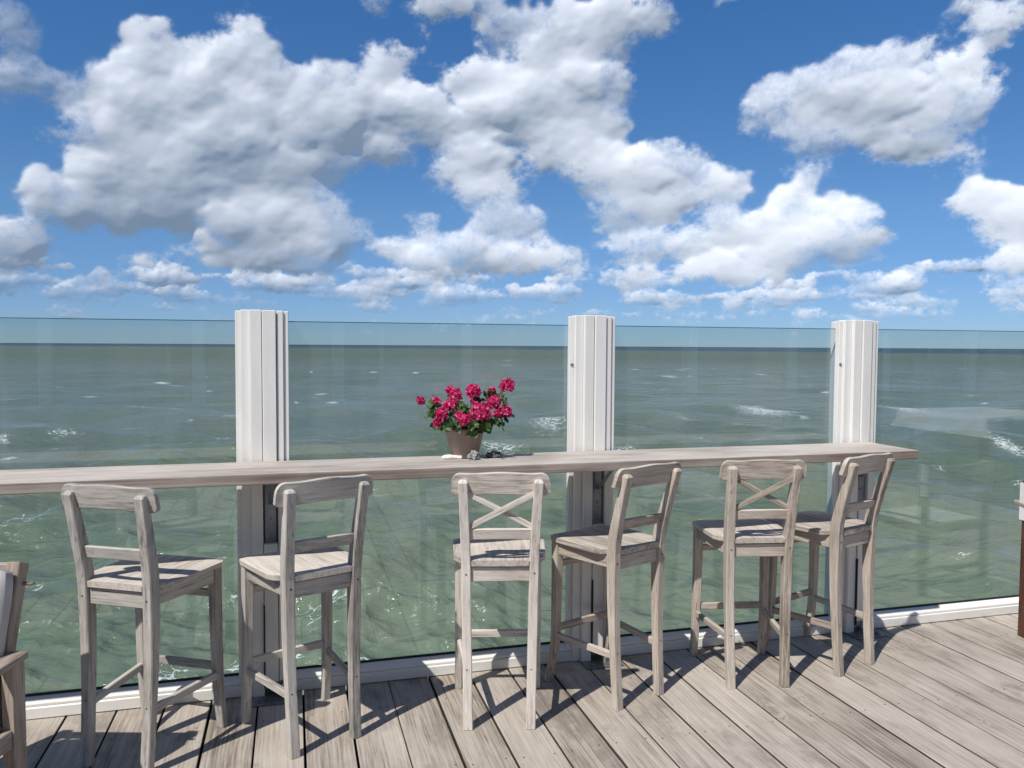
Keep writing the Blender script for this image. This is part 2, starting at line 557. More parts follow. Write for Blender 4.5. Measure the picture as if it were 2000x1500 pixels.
# ================================================================== materials
def principled(b, color, rough=0.6, bump=None, bump_s=0.3, bump_d=0.002, spec=0.4, **kw):
    p = b.n('ShaderNodeBsdfPrincipled')
    b.put(p.inputs['Base Color'], (*color, 1.0) if isinstance(color, tuple) else color)
    b.put(p.inputs['Roughness'], rough)
    b.put(p.inputs['Specular IOR Level'], spec)
    for k, v in kw.items():
        b.put(p.inputs[k], v)
    if bump is not None:
        bp = b.n('ShaderNodeBump')
        bp.inputs['Strength'].default_value = bump_s
        bp.inputs['Distance'].default_value = bump_d
        b.put(bp.inputs['Height'], bump)
        b.t.links.new(bp.outputs[0], p.inputs['Normal'])
    return p


def wood_mat(name, axis, dark, mid, light, grain=34.0, length=1.6, blotch=0.35, crack=0.6, rough=0.75, knots=0.0, stain=None):
    """weathered timber, fibres along one local axis"""
    m, b = new_mat(name)
    tc = b.n('ShaderNodeTexCoord').outputs['Object']
    rnd = b.n('ShaderNodeObjectInfo').outputs['Random']
    off = b.v('SCALE', (7.3, 5.1, 9.7), scale=rnd)
    p0 = b.v('ADD', tc, off)
    s = [grain, grain, grain]
    s['XYZ'.index(axis)] = length
    wob = b.v('SCALE', b.v('SUBTRACT', b.noise(p0, 3.0, 2, 0.5, color=True), (0.5, 0.5, 0.5)), scale=0.012)
    g = b.v('MULTIPLY', b.v('ADD', p0, wob), tuple(s))
    if knots:
        ks = [4.6, 4.6, 4.6]
        ks['XYZ'.index(axis)] = 1.9
        kd = b.voro(b.v('MULTIPLY', p0, tuple(ks)), 1.0, 'F1', rand=1.0)
        kn = b.rng(kd, 0.015, 0.075, 1.0, 0.0, interp='SMOOTHSTEP')
        g = b.v('ADD', g, b.v('SCALE', (1.0, 1.0, 1.0), scale=b.m('MULTIPLY', b.rng(kd, 0.0, 0.24, 1.0, 0.0, interp='SMOOTHSTEP'), 3.4)))
    n1 = b.noise(g, 1.0, 6, 0.62)
    n2 = b.noise(g, 3.1, 4, 0.6)
    fac = b.m('ADD', b.m('MULTIPLY', n1, 0.7), b.m('MULTIPLY', n2, 0.3))
    bl = b.noise(b.v('MULTIPLY', p0, tuple(1.0 if i != 'XYZ'.index(axis) else 0.45 for i in range(3))), 5.0, 5, 0.6)
    fac = b.m('ADD', fac, b.m('MULTIPLY', b.m('SUBTRACT', bl, 0.5), blotch))
    fac = b.m('ADD', fac, b.m('MULTIPLY', b.m('SUBTRACT', rnd, 0.5), 0.16))
    c = b.ramp(fac, [(0.30, dark), (0.48, mid), (0.70, light)])
    cr = b.rng(b.noise(b.v('MULTIPLY', g, (1.4, 1.4, 1.4)), 1.0, 3, 0.5), 0.665, 0.74, 0.0, crack, interp='SMOOTHSTEP')
    c = b.mix(cr, c, tuple(x * 0.45 for x in dark))
    if knots:
        c = b.mix(b.m('MULTIPLY', kn, knots), c, tuple(x * 0.62 for x in mid))
    if stain:
        st = b.rng(b.noise(b.v('MULTIPLY', p0, (1.0, 0.6, 1.0)), 4.2, 6, 0.68), 0.51, 0.68, 0.0, 0.65, interp='SMOOTHSTEP')
        c = b.mix(st, c, stain)
    hgt = b.m('SUBTRACT', b.m('ADD', b.m('MULTIPLY', n1, 0.6), b.m('MULTIPLY', n2, 0.4)), cr)
    p = principled(b, c, rough, hgt, 0.55, 0.0025, spec=0.25)
    out_surface(b, p.outputs[0])
    return m


def paint_mat(name, axis='Z', base=(0.80, 0.79, 0.765), chips=0.5):
    """white paint, chipped back to grey wood here and there"""
    m, b = new_mat(name)
    tc = b.n('ShaderNodeTexCoord').outputs['Object']
    rnd = b.n('ShaderNodeObjectInfo').outputs['Random']
    p0 = b.v('ADD', tc, b.v('SCALE', (3.3, 8.1, 4.7), scale=rnd))
    s = [26.0, 26.0, 26.0]
    s['XYZ'.index(axis)] = 5.0
    g = b.v('MULTIPLY', p0, tuple(s))
    ch = b.noise(g, 1.0, 7, 0.68)
    big = b.noise(p0, 2.3, 3, 0.5)
    thr = b.m('ADD', 0.80 - 0.16 * chips, b.m('MULTIPLY', b.m('SUBTRACT', big, 0.5), -0.45 * chips))
    mask = b.rng(b.m('SUBTRACT', ch, thr), 0.0, 0.02)
    dirt = b.noise(g, 0.35, 5, 0.65)
    c = b.mix(b.rng(dirt, 0.42, 0.75, 0.0, 0.6), base, tuple(x * y for x, y in zip(base, (0.80, 0.78, 0.74))))
    wood = b.ramp(b.noise(b.v('MULTIPLY', g, (2, 2, 2)), 1.0, 4, 0.6), [(0.3, (0.06, 0.055, 0.05)), (0.7, (0.27, 0.25, 0.225))])
    c = b.mix(mask, c, wood)
    h = b.m('SUBTRACT', b.m('MULTIPLY', b.noise(g, 0.9, 4, 0.6), 0.25), mask)
    p = principled(b, c, b.m('ADD', 0.42, b.m('MULTIPLY', mask, 0.4)), h, 0.4, 0.0012, spec=0.45)
    out_surface(b, p.outputs[0])
    return m


def plain_mat(name, color, rough=0.5, metal=0.0, var=0.25, scale=30.0, bump=0.0, spec=0.4):
    m, b = new_mat(name)
    tc = b.n('ShaderNodeTexCoord').outputs['Object']
    n = b.noise(tc, scale, 5, 0.6)
    c = b.mix(b.rng(n, 0.3, 0.7), tuple(x * (1 - var) for x in color), tuple(min(1, x * (1 + var)) for x in color))
    p = principled(b, c, rough, n if bump else None, bump, 0.002, spec=spec, Metallic=metal)
    out_surface(b, p.outputs[0])
    return m


def glass_mat():
    """float glass: slightly green, mirrors a little more at a slant, salt film"""
    m, b = new_mat('glass')
    fr = b.n('ShaderNodeFresnel')
    bf = b.n('ShaderNodeNewGeometry').outputs['Backfacing']
    b.put(fr.inputs['IOR'], b.rng(bf, 0.0, 1.0, 1.78, 1 / 1.78))      # the same mirror on both faces
    tr = b.n('ShaderNodeBsdfTransparent')
    tr.inputs['Color'].default_value = (0.905, 0.945, 0.945, 1)
    gl = b.n('ShaderNodeBsdfGlossy')
    gl.inputs['Roughness'].default_value = 0.0
    mx = b.n('ShaderNodeMixShader')
    b.t.links.new(fr.outputs[0], mx.inputs[0])
    b.t.links.new(tr.outputs[0], mx.inputs[1])
    b.t.links.new(gl.outputs[0], mx.inputs[2])
    # dried salt spray: a whisper of diffuse
    tc = b.n('ShaderNodeTexCoord').outputs['Object']
    salt = b.rng(b.noise(b.v('MULTIPLY', tc, (1, 1, 0.5)), 3.0, 6, 0.7), 0.35, 0.8, 0.010, 0.06)
    drip = b.rng(b.noise(b.v('MULTIPLY', tc, (22.0, 1.0, 0.9)), 1.0, 4, 0.6), 0.56, 0.78, 0.0, 0.045)
    spot = b.rng(b.voro(tc, 34.0, 'F1'), 0.05, 0.11, 0.16, 0.0)
    spot = b.m('MULTIPLY', spot, b.rng(b.noise(tc, 2.2, 3, 0.5), 0.5, 0.66))
    salt = b.m('ADD', salt, b.m('ADD', drip, spot))
    df = b.n('ShaderNodeBsdfDiffuse')
    df.inputs['Color'].default_value = (0.8, 0.82, 0.82, 1)
    mx2 = b.n('ShaderNodeMixShader')
    b.put(mx2.inputs[0], salt)
    b.t.links.new(mx.outputs[0], mx2.inputs[1])
    b.t.links.new(df.outputs[0], mx2.inputs[2])
    out_surface(b, mx2.outputs[0])
    return m


GLASS = glass_mat()
GLASS_EDGE = plain_mat('glass_edge', (0.03, 0.085, 0.08), 0.15, var=0.1)
PAINT_Z = paint_mat('white_paint_upright', 'Z', chips=0.34)
PAINT_X = paint_mat('white_paint_rail', 'X', chips=0.55)
RUBBER = plain_mat('black_rubber', (0.012, 0.012, 0.014), 0.6)
STEEL = plain_mat('galvanised_steel', (0.26, 0.28, 0.31), 0.42, 0.75, 0.25, 40.0, 0.1)
DECK_WOOD = wood_mat('deck_wood', 'Y', (0.165, 0.136, 0.107), (0.375, 0.328, 0.277), (0.51, 0.46, 0.40), grain=105, length=2.0,
                     blotch=0.5, crack=0.45, knots=0.75, stain=(0.185, 0.158, 0.132))
TABLE_WOOD = wood_mat('table_wood', 'X', (0.15, 0.122, 0.102), (0.355, 0.308, 0.268), (0.56, 0.505, 0.45), grain=90, length=1.1, blotch=0.6, crack=0.8)
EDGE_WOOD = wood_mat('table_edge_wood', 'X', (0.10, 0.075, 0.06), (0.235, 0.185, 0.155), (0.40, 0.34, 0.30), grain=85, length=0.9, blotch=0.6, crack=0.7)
DARK_JOIST = plain_mat('joist_wood', (0.07, 0.058, 0.047), 0.9, var=0.4)

# ================================================================== the sea
SEA = -4.4
# patches where waves break: x, y, half-length, half-width, turn, strength
FOAM = [
    (-33.75, 72.81, 2.07, 3.19, 0, 0.8), (-32.02, 52.27, 1.82, 2.46, 0, 0.62), (-28.44, 50.37, 1.28, 1.92, 0, 0.7), (-24.8, 44.94, 1.29, 1.52, 0, 0.6),
    (-25.87, 44.22, 0.79, 0.99, 0, 0.65), (-21, 39, 0.87, 0.76, 0, 0.55), (-21.95, 61.97, 1.19, 2.23, 0, 0.7), (-23.15, 90.79, 1.86, 3.71, 0, 0.6),
    (2.72, 57.56, 2.08, 5.12, 0, 0.75), (-0.35, 47.27, 1.86, 2.46, 0, 0.75), (23.58, 72.96, 3.03, 4.29, 0, 1), (15.11, 64.33, 1.71, 2.33, 0, 0.75),
    (39.48, 81.73, 2.22, 7.32, 0, 0.85), (53.17, 90.58, 2.62, 4.15, 0, 0.8), (30.55, 153.15, 2.7, 5.21, 0, 0.9), (68.94, 140.69, 3.96, 9.62, 0, 0.7),
    (31.18, 48.53, 0.85, 2.76, 0, 1), (7.64, 52.86, 1.25, 1.55, 0, 0.7), (6.67, 47.86, 1.42, 2.29, 0, 0.75), (13.93, 52, 1.24, 1.23, 0, 0.5),
    (-16.67, 26.33, 1.02, 1.64, 0, 0.62), (-8.6, 23.48, 0.46, 0.46, 0, 0.5), (-7.58, 17.5, 0.46, 0.45, 0, 0.45), (-4.37, 17.15, 0.62, 0.89, 0, 0.75),
    (-4.74, 19.05, 0.25, 0.84, 0, 0.55), (-6.17, 13.98, 0.69, 0.58, 0, 0.95), (-2.95, 14.55, 0.48, 0.44, 0, 0.75), (-4.34, 15.03, 0.4, 0.48, 0, 0.6),
    (-5.34, 14.76, 0.39, 0.37, 0, 0.65), (-12.32, 19.97, 0.58, 0.83, 0, 0.5), (-9.37, 16.18, 0.17, 1.02, 0, 0.35), (-6.58, 13.29, 0.53, 0.31, 0, 0.7),
    (-1.81, 19.96, 0.79, 0.45, 0, 0.3), (1.9, 97.06, 1.4, 2.05, 0, 0.6), (-1.71, 317.49, 3.03, 13.15, 0, 0.8), (-1.61, 242.24, 2.27, 7.65, 0, 0.8),
]


def build_sea():
    inv = np.linspace(1 / 7.0, 1 / 60.0, 380)
    rr = np.concatenate([1 / inv, 60 * (17000 / 60.0) ** (np.arange(1, 231) / 230.0)])
    an = np.concatenate([np.linspace(-105, -42, 34)[:-1], np.linspace(-42, 42, 1040), np.linspace(42, 105, 34)[1:]])
    A, Rr = np.meshgrid(np.radians(an), rr)
    X, Y = Rr * np.sin(A), Rr * np.cos(A)
    dr = np.gradient(rr)[:, None] * np.ones_like(A)
    da = np.gradient(np.radians(an))[None, :] * Rr
    sp = np.maximum(dr, da)
    Z = np.zeros_like(X)
    DX = np.zeros_like(X)
    DY = np.zeros_like(X)
    g = np.random.default_rng(3)
    slope = np.zeros_like(X)
    for i in range(64):
        lam = 0.42 * (26.0 / 0.42) ** (g.random())
        th = R(205) + g.normal() * R(33)
        kx, ky = math.sin(th) * 2 * math.pi / lam, math.cos(th) * 2 * math.pi / lam
        amp = 0.0125 * lam ** 0.76 * (0.5 + g.random())
        w = smooth(lam / sp, 2.2, 5.0) * amp
        ph = kx * X + ky * Y + g.random() * 6.283
        # slow modulation breaks the long regular crests
        w = w * (0.35 + 1.3 * vnoise(X / (lam * 3.1) + i * 3.7, Y / (lam * 2.3) - i, i))
        c_, s_ = np.cos(ph), np.sin(ph)
        Z += w * c_
        DX -= 0.8 * math.sin(th) * w * s_
        DY -= 0.8 * math.cos(th) * w * s_
        slope += w * (2 * math.pi / lam) * c_
    foam = np.zeros_like(X)
    # breaking patches
    for (fx, fy, la, lb, rot, st) in FOAM:
        st *= 0.80
        c_, s_ = math.cos(R(rot)), math.sin(R(rot))
        a_ = ((X - fx) * c_ + (Y - fy) * s_) / la
        b_ = (-(X - fx) * s_ + (Y - fy) * c_) / lb
        foam = np.maximum(foam, st * np.exp(-(a_ * a_ + b_ * b_)))
    for _ in range(520):
        r_ = 45.0 * (1500 / 45.0) ** g.random()
        a_ = R(g.uniform(-45, 45))
        fx, fy = r_ * math.sin(a_), r_ * math.cos(a_)
        L = g.uniform(0.25, 1.1) * (1 + r_ / 260.0)
        i0 = np.searchsorted(rr, r_ - 5 * L - 12)
        i1 = np.searchsorted(rr, r_ + 5 * L + 12)
        j0 = np.searchsorted(an, math.degrees(a_) - math.degrees(6 * L / r_) - 0.2)
        j1 = np.searchsorted(an, math.degrees(a_) + math.degrees(6 * L / r_) + 0.2)
        rot = R(g.uniform(-14, 22))
        sx, sy = X[i0:i1, j0:j1] - fx, Y[i0:i1, j0:j1] - fy
        aa = (sx * math.cos(rot) + sy * math.sin(rot)) / L
        bb = (-sx * math.sin(rot) + sy * math.cos(rot)) / (0.16 * L + r_ * 0.0045)
        foam[i0:i1, j0:j1] = np.maximum(foam[i0:i1, j0:j1], g.uniform(0.45, 0.95) * np.exp(-(aa * aa + bb * bb)))
    crest = smooth(slope, 0.34, 0.75) * smooth(vnoise(X * 0.07, Y * 0.07, 91), 0.45, 0.8) * 0.30
    foam = np.maximum(foam, crest)
    co = np.stack([X + DX, Y + DY, SEA + Z], -1).reshape(-1, 3)
    ny, nx = X.shape
    idx = np.arange(nx * ny).reshape(ny, nx)
    q = np.stack([idx[:-1, :-1], idx[1:, :-1], idx[1:, 1:], idx[:-1, 1:]], -1).reshape(-1, 4)
    m, b = new_mat('sea_water')
    gp = b.n('ShaderNodeNewGeometry').outputs['Position']
    fo = b.n('ShaderNodeAttribute', attribute_name='foam').outputs['Fac']
    px, py, pz = b.sep(gp)
    dist = b.v('LENGTH', gp)
    # stirred-up silt near the shore, bluer water with painted cloud shadow far out
    silt = b.noise(b.v('MULTIPLY', gp, (0.018, 0.045, 0.0)), 1.0, 4, 0.55)
    green = b.ramp(silt, [(0.35, (0.100, 0.138, 0.096)), (0.65, (0.126, 0.156, 0.106))])
    near = b.rng(dist, 12.0, 55.0, 1.0, 0.0, interp='SMOOTHSTEP')
    green = b.mix(b.m('MULTIPLY', near, 0.55), green, (0.19, 0.24, 0.165))
    chan = b.m('ADD', dist, b.m('MULTIPLY', px, 0.55))
    deep_shade = b.rng(b.m('ADD', chan, b.m('MULTIPLY', b.noise(b.v('MULTIPLY', gp, (0.002, 0.004, 0)), 1.0, 3, 0.5), 300.0)), 1250.0, 1600.0, interp='SMOOTHSTEP')
    basec = b.mix(b.m('MULTIPLY', deep_shade, 0.92), green, (0.018, 0.062, 0.098))
    # foam lace
    wv = b.v('SCALE', b.v('SUBTRACT', b.noise(gp, 1.7, 3, 0.6, color=True), (0.5, 0.5, 0.5)), scale=0.9)
    lp = b.v('ADD', b.v('MULTIPLY', gp, (1.0, 1.25, 0.0)), b.v('MULTIPLY', wv, (1, 1, 0)))
    lace = b.voro(lp, 1.9, 'DISTANCE_TO_EDGE', dim='2D')
    lace2 = b.voro(lp, 5.0, 'DISTANCE_TO_EDGE', dim='2D')
    web = b.m('MAXIMUM', b.rng(lace, 0.0, 0.13, 1.0, 0.0), b.m('MULTIPLY', b.rng(lace2, 0.0, 0.14, 1.0, 0.0), 0.7))
    fn = b.noise(gp, 2.6, 6, 0.65)
    fm = b.m('ADD', fo, b.m('ADD', b.m('MULTIPLY', b.m('SUBTRACT', web, 0.55), 0.55), b.m('MULTIPLY', b.m('SUBTRACT', fn, 0.5), 1.1)))
    fmask = b.m('MULTIPLY', b.rng(fm, 0.42, 0.66, interp='SMOOTHSTEP'), b.rng(fo, 0.04, 0.22))
    colr = b.mix(fmask, basec, (0.72, 0.75, 0.74))
    # ripples too small for the mesh
    rp = b.v('MULTIPLY', gp, (0.6, 1.35, 1.0))
    r1 = b.noise(rp, 2.4, 4, 0.6, dist=0.4)
    r2 = b.noise(rp, 0.6, 3, 0.55, dist=0.3)
    r3 = b.noise(b.v('MULTIPLY', gp, (0.10, 0.26, 0.0)), 1.0, 4, 0.6)
    hh = b.m('ADD', b.m('MULTIPLY', r1, 0.24), b.m('ADD', b.m('MULTIPLY', r2, 0.78), b.m('MULTIPLY', r3, b.rng(dist, 30.0, 300.0, 0.3, 5.0))))
    p = principled(b, colr, b.m('MAXIMUM', b.m('MULTIPLY', fmask, 0.9), b.rng(dist, 15.0, 400.0, 0.10, 0.42)), hh, 0.9, 0.6, spec=0.29, IOR=1.333)
    out_surface(b, p.outputs[0])
    mesh = grid_mesh('sea', co, q, m)
    at_ = mesh.attributes.new('foam', 'FLOAT', 'POINT')
    at_.data.foreach_set('value', foam.reshape(-1).astype(np.float32))
    o = bpy.data.objects.new('sea', mesh)
    col.objects.link(o)
    tag(o, 'choppy grey-green sea with white foam', kind='structure')


build_sea()

# ================================================================== the deck
deck = tag(empty('deck', (0, 0, 0), TH), 'weathered timber deck of long boards', kind='structure')
PITCH, GAP = 0.1938, 0.0072
plank_meshes = []
screw_mesh = mesh_from('screw', lathe([(0.0042, 0.0), (0.0042, 0.0009), (0.0018, 0.0011)], 8), DARK_JOIST)
for k in range(3):
    bm = box(PITCH - GAP - 0.0016 * k, 9.0, 0.042, 0.0022, seg=1)
    for f in bm.faces:
        f.normal_update()
        f.material_index = 1 if abs(f.normal.x) > 0.9 else 0
    plank_meshes.append(mesh_from('plank', bm, [DECK_WOOD, DARK_JOIST]))
for k in range(-34, 40):
    o = obj('plank', plank_meshes[k % 3], None, deck)
    o.location = (-0.931 + PITCH * (k + 0.5), -0.79 + rng.uniform(-.001, .001), -0.021 + rng.uniform(-0.0016, 0.0))
    o.rotation_euler = (0, rng.normal() * 0.0035, rng.normal() * 0.00025)
    if -8 < k < 32:
        for v in (3.40, 2.84, 2.28):
            for s in (-1, 1):
                sc_ = obj('screw', screw_mesh, None, o)
                sc_.location = (s * 0.062 + rng.uniform(-.006, .006), v + 0.79 + rng.uniform(-.012, .012), 0.0205)
for k in range(13):
    o = obj('joist', box(14.5, 0.07, 0.22, 0.004), DARK_JOIST, deck)
    o.location = (0.0, 3.68 - 0.28 * k, -0.155)

# ================================================================== glass balustrade
POSTS = [-1.684, -0.1265, 1.431, 2.986, 4.540]
HALF = 0.1115
TOP = 1.7295
post_names = {
    0: 'white boarded post beyond the picture, beside the wooden armchair',
    1: 'white boarded post nearest the armchair, behind a grey stool turned left',
    2: 'white boarded post between the flower pot and the pair of right-hand stools',
    3: 'white boarded post at the open end of the bar table',
    4: 'white boarded post past the canvas chair',
}
# boards of one post: u from, u to, v of the front face; the middle board stands proud
BOARDS = [(-0.1130, -0.0915, 3.6655), (-0.0910, -0.0505, 3.6445), (-0.0500, -0.0015, 3.6215),
          (0.0015, 0.0595, 3.6135), (0.0625, 0.0905, 3.6225), (0.0920, 0.1130, 3.6315)]


def post(i):
    u0 = POSTS[i]
    root = empty('balustrade_post', at(u0, 3.69), TH)
    tag(root, post_names[i], 'post', 'white posts of the glass balustrade')
    V0 = 3.69
    # rear half of the post, seen through the glass
    o = obj('core', box(0.145, 0.042, TOP - 0.012, 0.004, (0, 0.0, (TOP - 0.012) / 2)), PAINT_Z, root)
    o.location = (0, 3.7215 - V0, 0)
    for s in (-1, 1):
        o = obj('board', box(0.076, 0.04, TOP - 0.006, 0.004), PAINT_Z, root)
        o.location = (s * 0.0386, 3.7645 - V0, (TOP - 0.006) / 2)
    for k, (a, b_, v) in enumerate(BOARDS):
        dep = 3.6995 - v
        t = TOP + (0.0 if k in (1, 2, 3) else -0.004) + rng.uniform(-0.0015, 0.0015)
        spans = [(0.002 if k not in (3, 4) else 0.07, t)]
        if k == 3 and i < 4:
            spans = [(0.07, 0.695), (1.020, t)]
        for (z0, z1) in spans:
            o = obj('board', box(b_ - a, dep, z1 - z0, 0.0025), PAINT_Z, root)
            o.location = ((a + b_) / 2, v + dep / 2 - V0, (z0 + z1) / 2)
    # steel upright showing where the front board is cut away, and its foot
    o = obj('steel_upright', box(0.050, 0.03, 1.0, 0.002), STEEL, root)
    o.location = (0.030, 3.655 - V0, 0.53)
    for z in (0.80, 0.93):
        bo = obj('bolt', lathe([(0.006, 0), (0.006, 0.004), (0.003, 0.005)], 8), STEEL, o)
        bo.location = (0.0, -0.015, z - 0.53)
        bo.rotation_euler = (R(90), 0, 0)
    fl = obj('foot_plate', box(0.19, 0.12, 0.008, 0.002), STEEL, root)
    fl.location = (0.045, 3.595 - V0, 0.0045)
    for s in (-1, 1):
        bo = obj('bolt', lathe([(0.016, 0), (0.016, 0.007), (0.007, 0.008), (0.007, 0.016)], 8), STEEL, fl)
        bo.location = (s * 0.06, -0.03, 0.004)
    o = obj('drain_rod', box(0.006, 0.012, 0.37, 0.001), RUBBER, root)
    o.location = (0.0000, 3.6145 - V0, 0.235)
    if i in (2, 3):
        s_ = obj('screw', lathe([(0.008, 0), (0.008, 0.003), (0.004, 0.005)], 10), STEEL, root)
        s_.location = (-0.102, 3.6655 - V0, 1.488)
        s_.rotation_euler = (R(90), 0, 0)
    return root


for i in (1, 2, 3):
    post(i)

bay_names = ['clear glass panel behind the wooden armchair and first stool', 'clear glass panel behind the pink geranium',
             'clear glass panel behind the three stools left of the table end', 'clear glass panel past the end of the bar table']


def bay(i):
    ua, ub = POSTS[i] + 0.074, POSTS[i + 1] - 0.074
    um, L = (ua + ub) / 2, ub - ua
    V0 = 3.71
    root = empty('glass_balustrade', at(um, V0), TH)
    tag(root, bay_names[i], 'glass fence', 'glass panels of the balustrade')
    # pane with an arrised, darker top edge
    z0, z1, t, ar = 0.072, 1.684, 0.012, 0.0035
    W_ = L - 0.004
    bm = bmesh.new()
    prof = [(-t / 2, z0), (-t / 2, z1 - ar), (-t / 2 + 0.002, z1), (t / 2 - 0.002, z1), (t / 2, z1 - ar), (t / 2, z0)]
    loft([[(x, y, z) for y, z in prof] for x in (-W_ / 2, W_ / 2)], bm)
    for f in bm.faces:
        c = f.calc_center_median()
        f.normal_update()
        f.material_index = 0 if abs(f.normal.y) > 0.95 else 1
    me = mesh_from('pane', bm, [GLASS, GLASS_EDGE])
    obj('pane', me, None, root)
    base = obj('base_board', box(L - 0.002, 0.135, 0.050, 0.004), PAINT_X, root)
    base.location = (0, 3.7185 - V0, 0.0265)
    # sloping glazing bead
    bm = bmesh.new()
    pr = [(3.659 - V0, 0.0525), (3.659 - V0, 0.064), (3.693 - V0, 0.083), (3.700 - V0, 0.083), (3.700 - V0, 0.0525)]
    loft([[(x, y, z) for y, z in pr] for x in (-L / 2 + 0.001, L / 2 - 0.001)], bm)
    bmesh.ops.recalc_face_normals(bm, faces=bm.faces)
    bmesh.ops.bevel(bm, geom=list(bm.edges), offset=0.002, segments=1, affect='EDGES')
    obj('glazing_bead', bm, PAINT_X, root)
    bm = bmesh.new()
    pr = [(3.718 - V0, 0.0525), (3.718 - V0, 0.083), (3.728 - V0, 0.083), (3.765 - V0, 0.064), (3.765 - V0, 0.0525)]
    loft([[(x, y, z) for y, z in pr] for x in (-L / 2 + 0.001, L / 2 - 0.001)], bm)
    obj('glazing_bead', bm, PAINT_X, root)
    g_ = obj('gasket', box(L - 0.004, 0.0055, 0.016, 0.001), RUBBER, root)
    g_.location = (0, 3.7005 - V0, 0.086)


for i in range(4):
    bay(i)

# ================================================================== bar table
TZ, TT = 1.065, 0.043
U0, U1, VF, VB = -2.75, 3.040, 3.255, 3.611
table = empty('bar_table', at((U0 + U1) / 2, (VF + VB) / 2), TH)
tag(table, 'long weathered hardwood bar plank fixed along the white posts', 'table')
bm = box(U1 - U0, VB - VF, TT, 0.004, seg=2)
for f in bm.faces:                                       # sawn edges browner than the bleached top, and darkened to stand in for shade
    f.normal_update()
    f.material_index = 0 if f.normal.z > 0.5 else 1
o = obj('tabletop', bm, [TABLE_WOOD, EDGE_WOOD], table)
o.location = (0, 0, TZ - TT / 2)
for i in (1, 2, 3):
    x = POSTS[i] + 0.030 - (U0 + U1) / 2
    vc = (VF + VB) / 2
    o = obj('bracket', box(0.04, 0.24, 0.006, 0.001), STEEL, table)
    o.location = (x, 3.50 - vc, TZ - TT - 0.0035)
    o2 = obj('bracket_leg', box(0.036, 0.006, 0.16, 0.001), STEEL, table)
    o2.location = (x, 3.637 - vc, TZ - TT - 0.09)
    beam('brace', (x, 3.628 - vc, TZ - TT - 0.15), (x, 3.43 - vc, TZ - TT - 0.008), 0.02, 0.006, STEEL, table, 0.001)

# ================================================================== bar stools
def stool_woods(n, dark, mid, light, crack):
    return {ax: wood_mat('teak_%s_%s' % (ax.lower(), n), ax, dark, mid, light, grain=100, length=5.0, blotch=0.45, crack=crack) for ax in 'XYZ'}


PALE = stool_woods('pale', (0.30, 0.262, 0.226), (0.59, 0.535, 0.48), (0.75, 0.695, 0.635), 0.65)
SILVER = stool_woods('silver', (0.18, 0.166, 0.148), (0.42, 0.39, 0.352), (0.60, 0.565, 0.52), 0.8)
BROWN = stool_woods('brown', (0.195, 0.16, 0.125), (0.43, 0.372, 0.315), (0.61, 0.545, 0.475), 0.7)
SEAT_WOOD = wood_mat('teak_seat', 'Y', (0.26, 0.225, 0.19), (0.52, 0.465, 0.41), (0.68, 0.62, 0.56), grain=75, length=3.0, blotch=0.5, crack=0.5)
HOLE = plain_mat('dark_hole', (0.03, 0.022, 0.016), 0.8)


def oct_ring(cx, cy, z, hx, hy, ch):
    return [(cx - hx + ch, cy - hy, z), (cx + hx - ch, cy - hy, z), (cx + hx, cy - hy + ch, z), (cx + hx, cy + hy - ch, z),
            (cx + hx - ch, cy + hy, z), (cx - hx + ch, cy + hy, z), (cx - hx, cy + hy - ch, z), (cx - hx, cy - hy + ch, z)]


